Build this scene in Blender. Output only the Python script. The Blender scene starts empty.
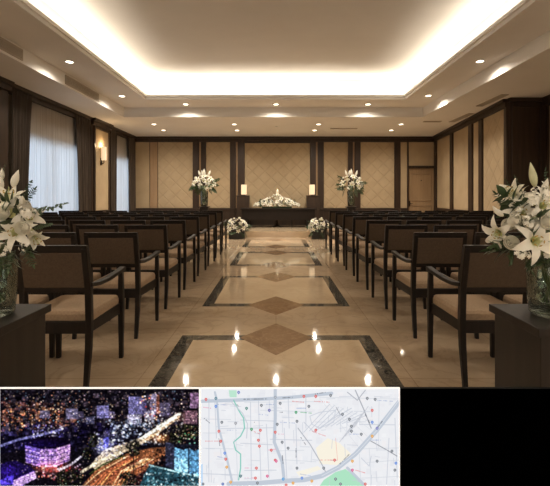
import bpy, bmesh, math, random
import numpy as np
from mathutils import Vector, Matrix, Quaternion

S = bpy.context.scene
COL = S.collection
PI = math.pi
random.seed(7)

# ------------------------------------------------------------------ camera
cam_d = bpy.data.cameras.new('camera')
cam = bpy.data.objects.new('camera', cam_d)
COL.objects.link(cam)
cam.location = (0, 0, 1.2)
cam.rotation_euler = (PI / 2, 0, 0)
cam_d.sensor_width = 36.0
cam_d.lens = 408 / 550 * 36.0
cam_d.shift_x = -1 / 550
cam_d.shift_y = -46 / 550
cam_d.clip_start = 0.05
cam_d.clip_end = 200
S.camera = cam

# ------------------------------------------------------------------ view + world
S.view_settings.view_transform = 'Standard'
S.view_settings.look = 'None'
S.view_settings.gamma = 1.0
S.view_settings.use_curve_mapping = False
S.view_settings.exposure = 0.0
S.cycles.max_bounces = 10
S.cycles.diffuse_bounces = 5
S.cycles.glossy_bounces = 4
S.cycles.transparent_max_bounces = 16
S.cycles.sample_clamp_indirect = 4.0
S.cycles.caustics_reflective = False
S.cycles.caustics_refractive = False

W = bpy.data.worlds.new('sky')
S.world = W
W.use_nodes = True
wb = W.node_tree.nodes['Background']
wb.inputs[0].default_value = (0.66, 0.80, 1.0, 1)
wb.inputs[1].default_value = 3.9

WARM = (1.0, 0.90, 0.745)
COVE_W = 8.2      # watts per metre of cove strip
SPOT_W = 150.0
ADDED_FILL_W = 160.0  # watts of the added fill lamp behind the viewer
YN0 = -3.2          # the wall behind the viewer


def area(name, loc, size_x, size_y, rot, watts, color):
    l = bpy.data.lights.new(name, 'AREA')
    l.shape = 'RECTANGLE'
    l.size = size_x
    l.size_y = size_y
    l.energy = watts
    l.color = color
    o = bpy.data.objects.new(name, l)
    COL.objects.link(o)
    o.location = loc
    o.rotation_euler = rot
    return o


# light tubes lying on the cove ledges, throwing their light up on the tray ceiling
CX0, CX1, CY0, CY1 = -3.27, 3.23, -2.0, 10.2      # tray opening
cl = CY1 - CY0
area('cove_light_left', (CX0 - 0.13, (CY0 + CY1) / 2, 3.71), 0.06, cl, (PI, math.radians(-8), 0), COVE_W * cl, WARM)
area('cove_light_right', (CX1 + 0.13, (CY0 + CY1) / 2, 3.71), 0.06, cl, (PI, math.radians(8), 0), COVE_W * cl, WARM)
area('cove_light_far', (0, CY1 + 0.13, 3.71), CX1 - CX0, 0.06, (PI + math.radians(-8), 0, 0), COVE_W * (CX1 - CX0), WARM)
area('cove_light_near', (0, CY0 - 0.13, 3.71), CX1 - CX0, 0.06, (PI + math.radians(8), 0, 0), COVE_W * (CX1 - CX0), WARM)

# unseen fill lamp added before the wall behind the viewer, brightens the soffits
area('added_fill_light', (0.3, YN0 + 0.1, 1.9), 8.0, 2.4, (math.radians(118), 0, 0), ADDED_FILL_W, (1.0, 0.9, 0.76))


# ------------------------------------------------------------------ materials
def lin(c):
    return tuple(((v / 255) / 12.92 if v / 255 <= 0.04045 else ((v / 255 + 0.055) / 1.055) ** 2.4) for v in c)


def new_mat(name):
    m = bpy.data.materials.new(name)
    m.use_nodes = True
    nt = m.node_tree
    return m, nt, nt.nodes['Principled BSDF']


def noisy(name, c1, c2, scale=8, detail=4, rough=0.5, stretch=(1, 1, 1), bump=0.0, bscale=None, spec=0.5, distort=0.0, coat=0.0, metallic=0.0, lo=0.3, hi=0.7):
    """two-tone procedural noise surface"""
    m, nt, b = new_mat(name)
    tc = nt.nodes.new('ShaderNodeTexCoord')
    mp = nt.nodes.new('ShaderNodeMapping')
    mp.inputs['Scale'].default_value = stretch
    nz = nt.nodes.new('ShaderNodeTexNoise')
    nz.inputs['Scale'].default_value = scale
    nz.inputs['Detail'].default_value = detail
    nz.inputs['Distortion'].default_value = distort
    cr = nt.nodes.new('ShaderNodeValToRGB')
    cr.color_ramp.elements[0].position = lo
    cr.color_ramp.elements[1].position = hi
    cr.color_ramp.elements[0].color = (*c1, 1)
    cr.color_ramp.elements[1].color = (*c2, 1)
    L = nt.links.new
    L(tc.outputs['Object'], mp.inputs['Vector'])
    L(mp.outputs[0], nz.inputs['Vector'])
    L(nz.outputs['Fac'], cr.inputs[0])
    L(cr.outputs[0], b.inputs['Base Color'])
    b.inputs['Roughness'].default_value = rough
    b.inputs['Specular IOR Level'].default_value = spec
    b.inputs['Metallic'].default_value = metallic
    if coat:
        b.inputs['Coat Weight'].default_value = coat
        b.inputs['Coat Roughness'].default_value = 0.08
    if bump:
        n2 = nt.nodes.new('ShaderNodeTexNoise')
        n2.inputs['Scale'].default_value = bscale or scale * 3
        n2.inputs['Detail'].default_value = 3
        L(mp.outputs[0], n2.inputs['Vector'])
        bp = nt.nodes.new('ShaderNodeBump')
        bp.inputs['Strength'].default_value = bump
        bp.inputs['Distance'].default_value = 0.01
        L(n2.outputs['Fac'], bp.inputs['Height'])
        L(bp.outputs[0], b.inputs['Normal'])
    return m


def emissive(name, color, strength):
    m, nt, b = new_mat(name)
    b.inputs['Base Color'].default_value = (0.8, 0.8, 0.8, 1)
    b.inputs['Emission Color'].default_value = (*color, 1)
    b.inputs['Emission Strength'].default_value = strength
    return m


def marble(name, base, dark, vein, scale=1.2, rough=0.12, vein_amt=0.5, tile=0.0):
    m, nt, b = new_mat(name)
    L = nt.links.new
    tc = nt.nodes.new('ShaderNodeTexCoord')
    n1 = nt.nodes.new('ShaderNodeTexNoise')
    n1.inputs['Scale'].default_value = scale
    n1.inputs['Detail'].default_value = 8
    n1.inputs['Roughness'].default_value = 0.62
    n1.inputs['Distortion'].default_value = 0.6
    L(tc.outputs['Object'], n1.inputs['Vector'])
    cr = nt.nodes.new('ShaderNodeValToRGB')
    cr.color_ramp.elements[0].position = 0.32
    cr.color_ramp.elements[0].color = (*dark, 1)
    cr.color_ramp.elements[1].position = 0.66
    cr.color_ramp.elements[1].color = (*base, 1)
    L(n1.outputs['Fac'], cr.inputs[0])
    n2 = nt.nodes.new('ShaderNodeTexNoise')
    n2.inputs['Scale'].default_value = scale * 2.3
    n2.inputs['Detail'].default_value = 6
    n2.inputs['Distortion'].default_value = 1.6
    L(tc.outputs['Object'], n2.inputs['Vector'])
    vr = nt.nodes.new('ShaderNodeValToRGB')
    e = vr.color_ramp.elements
    e[0].position = 0.46
    e[0].color = (0, 0, 0, 1)
    e[1].position = 0.54
    e[1].color = (0, 0, 0, 1)
    mid = vr.color_ramp.elements.new(0.5)
    mid.color = (vein_amt, vein_amt, vein_amt, 1)
    L(n2.outputs['Fac'], vr.inputs[0])
    mx = nt.nodes.new('ShaderNodeMix')
    mx.data_type = 'RGBA'
    L(vr.outputs[0], mx.inputs[0])
    L(cr.outputs[0], mx.inputs[6])
    mx.inputs[7].default_value = (*vein, 1)
    out = mx.outputs[2]
    if tile:
        bk = nt.nodes.new('ShaderNodeTexBrick')
        bk.offset = 0.0
        bk.inputs['Color1'].default_value = (1, 1, 1, 1)
        bk.inputs['Color2'].default_value = (0.93, 0.92, 0.9, 1)
        bk.inputs['Mortar'].default_value = (0.72, 0.68, 0.62, 1)
        bk.inputs['Scale'].default_value = 1.0
        bk.inputs['Mortar Size'].default_value = 0.0035
        bk.inputs['Brick Width'].default_value = tile
        bk.inputs['Row Height'].default_value = tile
        L(tc.outputs['Object'], bk.inputs['Vector'])
        m2 = nt.nodes.new('ShaderNodeMix')
        m2.data_type = 'RGBA'
        m2.blend_type = 'MULTIPLY'
        m2.inputs[0].default_value = 1
        L(out, m2.inputs[6])
        L(bk.outputs['Color'], m2.inputs[7])
        out = m2.outputs[2]
    L(out, b.inputs['Base Color'])
    b.inputs['Roughness'].default_value = rough
    b.inputs['Specular IOR Level'].default_value = 0.38
    return m


def quilted(name, c1, c2, period, depth):
    """upholstered wall panel, stitched in a diagonal lattice (relief plus painted groove shade)"""
    m = noisy(name, c1, c2, scale=3, detail=6, rough=0.8, spec=0.25, lo=0.25, hi=0.75)
    nt = m.node_tree
    b = nt.nodes['Principled BSDF']
    L = nt.links.new
    tc = nt.nodes.new('ShaderNodeTexCoord')
    sp = nt.nodes.new('ShaderNodeSeparateXYZ')
    L(tc.outputs['Object'], sp.inputs[0])

    def mth(op, a, bb=None):
        n = nt.nodes.new('ShaderNodeMath')
        n.operation = op
        for i, v in enumerate((a, bb)):
            if v is None:
                continue
            if isinstance(v, (int, float)):
                n.inputs[i].default_value = v
            else:
                L(v, n.inputs[i])
        return n.outputs[0]

    x, z = sp.outputs['X'], sp.outputs['Z']
    def line(s):
        v = mth('DIVIDE', s, period)
        f = mth('FRACT', mth('ADD', v, 100.0))
        d = mth('ABSOLUTE', mth('SUBTRACT', f, 0.5))      # 0.5 on the seam
        return mth('POWER', mth('MULTIPLY', d, 2.0), 9.0)
    g = mth('MAXIMUM', line(mth('ADD', x, z)), line(mth('SUBTRACT', x, z)))
    h = mth('SUBTRACT', 1.0, g)
    bp = nt.nodes.new('ShaderNodeBump')
    bp.inputs['Strength'].default_value = 0.8
    bp.inputs['Distance'].default_value = depth
    L(h, bp.inputs['Height'])
    L(bp.outputs[0], b.inputs['Normal'])
    # groove shade painted into the colour along the seams
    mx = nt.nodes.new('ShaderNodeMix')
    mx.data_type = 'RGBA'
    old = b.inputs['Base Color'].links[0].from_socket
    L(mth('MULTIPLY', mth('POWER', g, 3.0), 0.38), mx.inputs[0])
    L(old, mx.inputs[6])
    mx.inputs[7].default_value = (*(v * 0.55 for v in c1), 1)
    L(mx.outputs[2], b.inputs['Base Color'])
    return m


def glassy(name, tint=(0.9, 0.96, 0.93), gloss=0.12):
    m = bpy.data.materials.new(name)
    m.use_nodes = True
    nt = m.node_tree
    nt.nodes.clear()
    L = nt.links.new
    out = nt.nodes.new('ShaderNodeOutputMaterial')
    tr = nt.nodes.new('ShaderNodeBsdfTransparent')
    tr.inputs[0].default_value = (*tint, 1)
    gl = nt.nodes.new('ShaderNodeBsdfGlossy')
    gl.inputs['Roughness'].default_value = 0.03
    lw = nt.nodes.new('ShaderNodeLayerWeight')
    lw.inputs['Blend'].default_value = 0.35
    mt = nt.nodes.new('ShaderNodeMath')
    mt.operation = 'MULTIPLY_ADD'
    L(lw.outputs['Fresnel'], mt.inputs[0])
    mt.inputs[1].default_value = 0.75
    mt.inputs[2].default_value = gloss * 0.3
    mx = nt.nodes.new('ShaderNodeMixShader')
    L(mt.outputs[0], mx.inputs[0])
    L(tr.outputs[0], mx.inputs[1])
    L(gl.outputs[0], mx.inputs[2])
    L(mx.outputs[0], out.inputs[0])
    return m


def sheer_mat():
    m = bpy.data.materials.new('sheer_fabric')
    m.use_nodes = True
    nt = m.node_tree
    nt.nodes.clear()
    L = nt.links.new
    out = nt.nodes.new('ShaderNodeOutputMaterial')
    tc = nt.nodes.new('ShaderNodeTexCoord')
    wv = nt.nodes.new('ShaderNodeTexNoise')
    mp = nt.nodes.new('ShaderNodeMapping')
    mp.inputs['Scale'].default_value = (6, 6, 0.15)
    wv.inputs['Scale'].default_value = 4
    L(tc.outputs['Object'], mp.inputs[0])
    L(mp.outputs[0], wv.inputs['Vector'])
    cr = nt.nodes.new('ShaderNodeValToRGB')
    cr.color_ramp.elements[0].color = (0.50, 0.485, 0.47, 1)
    cr.color_ramp.elements[1].color = (0.78, 0.77, 0.76, 1)
    L(wv.outputs['Fac'], cr.inputs[0])
    tl = nt.nodes.new('ShaderNodeBsdfTranslucent')
    df = nt.nodes.new('ShaderNodeBsdfDiffuse')
    tr = nt.nodes.new('ShaderNodeBsdfTransparent')
    L(cr.outputs[0], tl.inputs[0])
    L(cr.outputs[0], df.inputs[0])
    a = nt.nodes.new('ShaderNodeMixShader')
    a.inputs[0].default_value = 0.3
    L(tl.outputs[0], a.inputs[1])
    L(df.outputs[0], a.inputs[2])
    c = nt.nodes.new('ShaderNodeMixShader')
    c.inputs[0].default_value = 0.12
    L(a.outputs[0], c.inputs[1])
    L(tr.outputs[0], c.inputs[2])
    L(c.outputs[0], out.inputs[0])
    return m


def attr_emit(name, strength=1.0):
    """glowing face of an added panel: shows the picture held in the mesh's colour attribute"""
    m = bpy.data.materials.new(name)
    m.use_nodes = True
    nt = m.node_tree
    nt.nodes.clear()
    out = nt.nodes.new('ShaderNodeOutputMaterial')
    at = nt.nodes.new('ShaderNodeAttribute')
    at.attribute_name = 'picture'
    em = nt.nodes.new('ShaderNodeEmission')
    em.inputs[1].default_value = strength
    nt.links.new(at.outputs['Color'], em.inputs[0])
    nt.links.new(em.outputs[0], out.inputs[0])
    return m


M = {}
M['wood'] = noisy('espresso_wood', (0.0065, 0.0040, 0.0028), (0.014, 0.0085, 0.006), scale=6, detail=6, rough=0.45, stretch=(6, 6, 0.6), spec=0.25)
M['wallwood'] = noisy('dark_walnut_panelling', (0.021, 0.0115, 0.0065), (0.044, 0.024, 0.0135), scale=3, detail=6, rough=0.42, stretch=(5, 5, 0.4), spec=0.4)
M['standwood'] = noisy('dark_pedestal_wood', (0.014, 0.010, 0.0075), (0.026, 0.019, 0.014), scale=4, detail=6, rough=0.45, stretch=(5, 5, 0.5), spec=0.3)
M['backfab'] = noisy('taupe_back_fabric', (0.068, 0.046, 0.030), (0.088, 0.061, 0.040), scale=90, rough=0.85, spec=0.2, bump=0.15)
M['seatfab'] = noisy('tan_seat_fabric', (0.28, 0.195, 0.125), (0.34, 0.24, 0.155), scale=80, rough=0.85, spec=0.2, bump=0.15)
M['ceil'] = noisy('cream_ceiling_paint', (0.77, 0.74, 0.70), (0.80, 0.77, 0.73), scale=2, rough=0.85, spec=0.2)
M['wall'] = noisy('beige_wall_paint', (0.46, 0.36, 0.25), (0.5, 0.39, 0.27), scale=2, rough=0.8, spec=0.2)
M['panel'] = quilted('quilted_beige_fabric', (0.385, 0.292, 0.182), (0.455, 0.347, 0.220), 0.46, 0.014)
M['plainpanel'] = noisy('plain_beige_panel_fabric', (0.385, 0.292, 0.182), (0.455, 0.347, 0.220), scale=2.5, detail=7, rough=0.8, spec=0.25, bump=0.3, bscale=4)
M['tanstrip'] = noisy('tan_wood_strip', (0.30, 0.19, 0.10), (0.36, 0.235, 0.13), scale=4, detail=5, rough=0.5, stretch=(5, 5, 0.4))
M['doorwood'] = noisy('tan_door_wood', (0.30, 0.195, 0.105), (0.36, 0.24, 0.135), scale=4, detail=5, rough=0.5, stretch=(5, 5, 0.4))
M['floor'] = marble('beige_marble', (0.50, 0.385, 0.268), (0.38, 0.28, 0.185), (0.29, 0.205, 0.135), 1.1, 0.06, 0.4, 0.9)
M['field'] = marble('cream_marble', (0.56, 0.44, 0.30), (0.47, 0.355, 0.235), (0.38, 0.28, 0.18), 1.6, 0.055, 0.3)
M['diamond'] = marble('brown_marble', (0.27, 0.17, 0.095), (0.17, 0.10, 0.055), (0.36, 0.25, 0.16), 3.0, 0.06, 0.5)
M['border'] = marble('dark_green_marble', (0.085, 0.078, 0.063), (0.040, 0.036, 0.030), (0.20, 0.17, 0.135), 7.0, 0.06, 0.5)
M['drape'] = noisy('dark_brown_drape', (0.040, 0.029, 0.021), (0.066, 0.048, 0.035), scale=5, rough=0.75, stretch=(4, 4, 0.5), spec=0.25)
M['sheer'] = sheer_mat()
M['glass'] = glassy('clear_vase_glass', (0.86, 0.92, 0.88))
M['water'] = glassy('clear_water', (0.95, 0.97, 0.95), 0.0)
M['pane'] = glassy('window_glass', (0.97, 0.98, 0.98), 0.05)
M['white'] = noisy('white_metal', (0.75, 0.74, 0.72), (0.8, 0.79, 0.77), scale=5, rough=0.4)
M['grille'] = noisy('beige_grille', (0.40, 0.34, 0.27), (0.44, 0.38, 0.30), scale=5, rough=0.55)
M['slot'] = noisy('dark_grille_back', (0.22, 0.187, 0.15), (0.25, 0.21, 0.17), scale=5, rough=0.8)
M['bronze'] = noisy('dark_bronze', (0.03, 0.02, 0.012), (0.05, 0.033, 0.02), scale=10, rough=0.35, metallic=0.7)
M['lampglow'] = emissive('downlight_glow', (1.0, 0.84, 0.62), 9.0)
M['shade'] = emissive('lit_lamp_shade', (1.0, 0.74, 0.45), 0.85)
M['shade'].node_tree.nodes['Principled BSDF'].inputs['Base Color'].default_value = (0.35, 0.28, 0.2, 1)
def petal_mat():
    m = noisy('lily_petal', (0.91, 0.885, 0.79), (0.95, 0.935, 0.86), scale=12, rough=0.5, spec=0.25)
    nt = m.node_tree
    b = nt.nodes['Principled BSDF']
    tl = nt.nodes.new('ShaderNodeBsdfTranslucent')
    tl.inputs[0].default_value = (0.88, 0.85, 0.70, 1)
    mx = nt.nodes.new('ShaderNodeMixShader')
    mx.inputs[0].default_value = 0.15
    nt.links.new(b.outputs[0], mx.inputs[1])
    nt.links.new(tl.outputs[0], mx.inputs[2])
    nt.links.new(mx.outputs[0], nt.nodes['Material Output'].inputs[0])
    return m
M['petal'] = petal_mat()
M['throat'] = noisy('lily_throat', (0.55, 0.58, 0.27), (0.66, 0.66, 0.38), scale=12, rough=0.5, spec=0.3)
M['anther'] = noisy('yellow_anther', (0.42, 0.26, 0.05), (0.52, 0.34, 0.08), scale=12, rough=0.7)
M['bud'] = noisy('green_white_bud', (0.50, 0.52, 0.28), (0.70, 0.69, 0.50), scale=9, rough=0.5)
M['leaf'] = noisy('deep_green_leaf', (0.025, 0.048, 0.016), (0.05, 0.085, 0.03), scale=10, rough=0.5)
M['leaf2'] = noisy('grey_green_leaf', (0.045, 0.075, 0.04), (0.075, 0.115, 0.06), scale=10, rough=0.55)
M['stem'] = noisy('green_stem', (0.06, 0.09, 0.03), (0.10, 0.13, 0.05), scale=10, rough=0.5)
M['wax'] = noisy('ivory_wax', (0.78, 0.72, 0.58), (0.82, 0.76, 0.62), scale=6, rough=0.45)
M['flame'] = emissive('candle_flame', (1.0, 0.72, 0.35), 6.0)
M['planter'] = noisy('black_planter', (0.012, 0.010, 0.008), (0.022, 0.018, 0.014), scale=7, rough=0.4)
M['soil'] = noisy('dark_foam', (0.02, 0.03, 0.012), (0.03, 0.045, 0.02), scale=30, rough=0.9)
M['blankinset'] = noisy('blank_inset_black', (0.0, 0.0, 0.0), (0.0004, 0.0004, 0.0004), scale=3, rough=1.0, spec=0.0)  # plain black face of the added blank inset panel
M['rim'] = emissive('pale_lit_rim', (0.80, 0.78, 0.76), 0.85)  # glowing edge added for the white gap round the inset pictures
M['blackrim'] = noisy('black_rim', (0.006, 0.006, 0.006), (0.01, 0.01, 0.01), scale=3, rough=0.7, spec=0.1)
M['picture'] = attr_emit('lit_picture')


# ------------------------------------------------------------------ mesh builder
class MB:
    def __init__(self):
        self.v, self.f, self.mi = [], [], []
        self.m = 0

    def add(self, verts, faces):
        o = len(self.v)
        self.v += [tuple(p) for p in verts]
        for f in faces:
            self.f.append([o + i for i in f])
            self.mi.append(self.m)

    def box(self, x0, x1, y0, y1, z0, z1):
        self.add([(x0, y0, z0), (x1, y0, z0), (x1, y1, z0), (x0, y1, z0), (x0, y0, z1), (x1, y0, z1), (x1, y1, z1), (x0, y1, z1)],
                 [(0, 3, 2, 1), (4, 5, 6, 7), (0, 1, 5, 4), (1, 2, 6, 5), (2, 3, 7, 6), (3, 0, 4, 7)])

    def loft(self, rings, close=True, cap=True):
        n = len(rings[0])
        vs = [p for r in rings for p in r]
        fs = []
        for i in range(len(rings) - 1):
            for k in range(n if close else n - 1):
                a, b = i * n + k, i * n + (k + 1) % n
                fs.append((a, b, b + n, a + n))
        if cap and close:
            fs.append(tuple(range(n - 1, -1, -1)))
            fs.append(tuple((len(rings) - 1) * n + k for k in range(n)))
        self.add(vs, fs)

    def bar(self, pts, wx, wy=None):
        """square bar through points given as (x, y, z[, scale]); section lies across the path"""
        wy = wy or wx
        rings = []
        for i, p in enumerate(pts):
            s = p[3] if len(p) > 3 else 1
            P = Vector(p[:3])
            a = Vector(pts[max(i - 1, 0)][:3])
            b = Vector(pts[min(i + 1, len(pts) - 1)][:3])
            t = (b - a).normalized()
            u = Vector((1, 0, 0)) if abs(t.x) < 0.8 else Vector((0, 1, 0))
            w = t.cross(u).normalized()
            u = w.cross(t).normalized()
            hx, hy = wx / 2 * s, wy / 2 * s
            rings.append([P - u * hx - w * hy, P + u * hx - w * hy, P + u * hx + w * hy, P - u * hx + w * hy])
        self.loft(rings)

    def tube(self, pts, r, n=6):
        rings = []
        for i, p in enumerate(pts):
            rr = r[i] if isinstance(r, (list, tuple)) else r
            P = Vector(p)
            a = Vector(pts[max(i - 1, 0)])
            b = Vector(pts[min(i + 1, len(pts) - 1)])
            t = (b - a)
            t = t.normalized() if t.length > 1e-9 else Vector((0, 0, 1))
            u = t.orthogonal().normalized()
            w = t.cross(u)
            rings.append([P + (u * math.cos(2 * PI * k / n) + w * math.sin(2 * PI * k / n)) * rr for k in range(n)])
        self.loft(rings)

    def lathe(self, prof, n=24, c=(0, 0, 0), cap=True):
        rings = [[(c[0] + r * math.cos(2 * PI * k / n), c[1] + r * math.sin(2 * PI * k / n), c[2] + z) for k in range(n)] for r, z in prof]
        self.loft(rings, True, cap)

    def strip(self, rows):
        n = len(rows[0])
        vs = [p for r in rows for p in r]
        fs = []
        for i in range(len(rows) - 1):
            for k in range(n - 1):
                a = i * n + k
                fs.append((a, a + 1, a + n + 1, a + n))
        self.add(vs, fs)

    def mesh(self, name, mats, smooth=False, bevel=0.0):
        me = bpy.data.meshes.new(name)
        me.from_pydata(self.v, [], self.f)
        for m in (mats if isinstance(mats, (list, tuple)) else [mats]):
            me.materials.append(M[m])
        me.polygons.foreach_set('material_index', self.mi)
        bm = bmesh.new()
        bm.from_mesh(me)
        bmesh.ops.recalc_face_normals(bm, faces=bm.faces)
        if bevel:
            es = [e for e in bm.edges if len(e.link_faces) == 2 and e.calc_face_angle(0) > 0.6]
            bmesh.ops.bevel(bm, geom=es, offset=bevel, segments=2, affect='EDGES', profile=0.6, clamp_overlap=True)
        bm.to_mesh(me)
        bm.free()
        if smooth:
            me.polygons.foreach_set('use_smooth', [True] * len(me.polygons))
        me.update()
        return me

    def build(self, name, mats, parent=None, loc=(0, 0, 0), rot=(0, 0, 0), smooth=False, bevel=0.0):
        return put(name, self.mesh(name, mats, smooth, bevel), parent, loc, rot)


def put(name, me, parent=None, loc=(0, 0, 0), rot=(0, 0, 0)):
    o = bpy.data.objects.new(name, me)
    COL.objects.link(o)
    o.location = loc
    o.rotation_euler = rot
    if parent:
        o.parent = parent
    return o


def tag(o, label, cat, group=None, kind=None):
    o['label'] = label
    o['category'] = cat
    if group:
        o['group'] = group
    if kind:
        o['kind'] = kind
    return o


def thing(name, label, cat, loc=(0, 0, 0), rotz=0, group=None):
    o = bpy.data.objects.new(name, None)
    COL.objects.link(o)
    o.location = loc
    o.rotation_euler = (0, 0, rotz)
    o.empty_display_size = 0.1
    return tag(o, label, cat, group)


def struct(name, mb, mat, label=None, **k):
    o = mb.build(name, mat, **k)
    o['kind'] = 'structure'
    if label:
        o['label'] = label
    return o


def bx(*b):
    m = MB()
    m.box(*b)
    return m


def copy_tree(o, parent=None):
    c = o.copy()
    COL.objects.link(c)
    if parent:
        c.parent = parent
    for ch in list(o.children):
        copy_tree(ch, c)
    return c


# ------------------------------------------------------------------ floor
YB, YN = 14.8, YN0            # far wall, near wall
XL = -5.2
H1, H2, H3 = 3.38, 3.64, 4.22
fl = struct('floor', bx(-6.4, 6.4, YN - 0.2, YB + 0.2, -0.2, 0), 'floor')
FX, BW = 0.81, 0.115
for k in range(-1, 4):
    y1 = 3.535 + 2.66 * k
    y0 = y1 - 1.72
    if k == 3:
        y1 = min(y1, 11.9)
    bx(-FX + BW, FX - BW, y0 + BW, y1 - BW, -0.001, 0.001).build('field_inlay', 'field', fl)
    bm_ = MB()
    bm_.box(-FX, -FX + BW, y0, y1, -0.001, 0.0016)
    bm_.box(FX - BW, FX, y0, y1, -0.001, 0.0016)
    bm_.box(-FX + BW, FX - BW, y0, y0 + BW, -0.001, 0.0016)
    bm_.box(-FX + BW, FX - BW, y1 - BW, y1, -0.001, 0.0016)
    bm_.build('border_inlay', 'border', fl)
    for yc in (y0 + BW / 2, y1 - BW / 2):
        d = MB()
        hw, hl = 0.31, 0.385
        ring = lambda z: [(-hw, yc, z), (0, yc - hl, z), (hw, yc, z), (0, yc + hl, z)]
        d.loft([ring(-0.001), ring(0.0026)])
        d.build('diamond_inlay', 'diamond', fl)

# raised platform at the altar end
struct('trim_1', bx(-3.4, 3.4, 12.1, YB, 0, 0.18), 'field', 'raised marble platform at the altar end')

# ------------------------------------------------------------------ ceiling
c = MB()
# lower ring at H1
c.box(-5.5, -4.14, YN, YB + 0.2, H1, 4.5)
c.box(4.0, 6.3, YN, YB + 0.2, H1, 4.5)
c.box(-4.14, 4.0, 11.12, YB + 0.2, H1, 4.5)
c.box(-4.14, 4.0, YN, -2.8, H1, 4.5)
# second ring at H2 up to the cove ledge
LZ = 3.69
for x0, x1, y0, y1 in ((-4.14, CX0, -2.8, 11.12), (CX1, 4.0, -2.8, 11.12), (CX0, CX1, CY1, 11.12), (CX0, CX1, -2.8, CY0)):
    c.box(x0, x1, y0, y1, H2, LZ)
# lip moulding round the tray opening: two steps
def ringbox(mb, e, t, z0, z1):
    mb.box(CX0 - t + e, CX0 + e, CY0 + e - t, CY1 - e + t, z0, z1)
    mb.box(CX1 - e, CX1 - e + t, CY0 + e - t, CY1 - e + t, z0, z1)
    mb.box(CX0 + e, CX1 - e, CY1 - e, CY1 - e + t, z0, z1)
    mb.box(CX0 + e, CX1 - e, CY0 + e - t, CY0 + e, z0, z1)
ringbox(c, 0.0, 0.05, LZ, 3.735)
ringbox(c, 0.035, 0.06, 3.70, 3.755)
# outer body behind the cove recess and the tray ceiling
R = 0.30
c.box(-4.14, CX0 - R, -2.8, 11.12, LZ, 4.5)
c.box(CX1 + R, 4.0, -2.8, 11.12, LZ, 4.5)
c.box(CX0 - R, CX1 + R, CY1 + R, 11.12, LZ, 4.5)
c.box(CX0 - R, CX1 + R, -2.8, CY0 - R, LZ, 4.5)
c.box(CX0 - R, CX1 + R, CY0 - R, CY1 + R, H3, 4.5)
struct('ceiling', c, 'ceil')

# ------------------------------------------------------------------ walls
PT, PB = 3.19, 0.80            # panel top and bottom
# far wall --------------------------------------------------------
wb_ = MB()
wb_.box(-5.5, 4.77, YB, YB + 0.2, 0, H1)
wb_.box(4.77, 5.80, YB, YB + 0.2, 2.25, H1)
wb_.box(5.80, 6.3, YB, YB + 0.2, 0, H1)
wback = struct('wall_back', wb_, 'wallwood')
def px_x(p):
    return (p - 276) / 27.57
def far_panel(p0, p1, z0, z1, mat):
    m = bx(-(p1 - p0) / 55.14, (p1 - p0) / 55.14, -0.035, 0.0, 0, z1 - z0)
    m.build('wall_panel', mat, wback, loc=((px_x(p0) + px_x(p1)) / 2, YB, z0), bevel=0.012)
def far_post(p0, p1, z0, z1, t=0.07, mat='wallwood', name='wall_post'):
    bx(px_x(p0), px_x(p1), YB - t, YB, z0, z1).build(name, mat, wback, bevel=0.006)
far_panel(133.6, 149.6, PB, PT, 'plainpanel')
far_panel(150.2, 157.6, PB, PT, 'tanstrip')
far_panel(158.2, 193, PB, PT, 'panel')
far_post(193, 199, 0, PT)
far_post(199.3, 200.9, PB, PT, 0.03, 'tanstrip', 'tan_strip')
far_post(201.2, 206.2, 0, PT)
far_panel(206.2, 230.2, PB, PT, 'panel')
far_post(230.2, 235.8, 0, PT)
far_post(236, 237.8, PB, PT, 0.03, 'tanstrip', 'tan_strip')
far_post(238, 244.7, 0, PT, 0.12)
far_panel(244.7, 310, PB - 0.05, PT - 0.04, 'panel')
far_post(310, 315.6, 0, PT, 0.12)
far_post(315.8, 317.6, PB, PT, 0.03, 'tanstrip', 'tan_strip')
far_post(317.8, 323.6, 0, PT)
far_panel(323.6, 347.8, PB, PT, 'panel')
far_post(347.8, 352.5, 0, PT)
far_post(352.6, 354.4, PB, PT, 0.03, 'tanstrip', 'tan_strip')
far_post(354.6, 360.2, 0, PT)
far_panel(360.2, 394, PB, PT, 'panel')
far_post(394, 400, 0, PT)
far_panel(400, 406.8, PB, PT, 'plainpanel')
far_post(406.8, 408.2, 0, PT)
far_panel(408.4, 435.4, 2.33, PT, 'plainpanel')
far_post(408.2, 436.0, 2.24, 2.33)
# horizontal mouldings of the far wall
m = MB()
m.box(XL, 5.9, YB - 0.09, YB, PT, H1)
m.box(XL, 5.9, YB - 0.13, YB, 3.31, H1)
struct('trim_2', m, 'wallwood', 'dark crown moulding along the far wall', bevel=0.008)
m = MB()
m.box(XL, px_x(407), YB - 0.10, YB, PB - 0.08, PB)
m.box(XL, px_x(407), YB - 0.05, YB, 0.02, PB - 0.08)
struct('trim_3', m, 'wallwood', 'dark wainscot and ledge along the far wall', bevel=0.006)

# door of the far wall
dr = MB()
dx0, dx1 = 4.80, 5.77
dr.box(dx0, dx1, YB + 0.02, YB + 0.065, 0.0, 2.26)
dr.box(dx0, dx1, YB + 0.065, YB + 0.2, 0.0, 2.26)
door = struct('door_1', dr, 'doorwood', 'tan wooden door at the right end of the far wall')
m = MB()
for a, b_, z0, z1 in ((dx0 + .13, dx1 - .13, 1.05, 2.05), (dx0 + .13, dx1 - .13, 0.2, 0.9)):
    for q in ((a, a + .035, z0, z1), (b_ - .035, b_, z0, z1), (a, b_, z0, z0 + .035), (a, b_, z1 - .035, z1)):
        m.box(q[0], q[1], YB + 0.002, YB + 0.02, q[2], q[3])
m.build('door_moulding', 'doorwood', door, bevel=0.006)
m = MB()
m.box(dx0 + .03, dx0 + .07, YB - 0.0, YB + 0.02, 0.86, 1.06)
m.tube([(dx0 + .05, YB, 0.97), (dx0 + .05, YB - .05, 0.97), (dx0 + .16, YB - .05, 0.97)], 0.011, 8)
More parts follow.
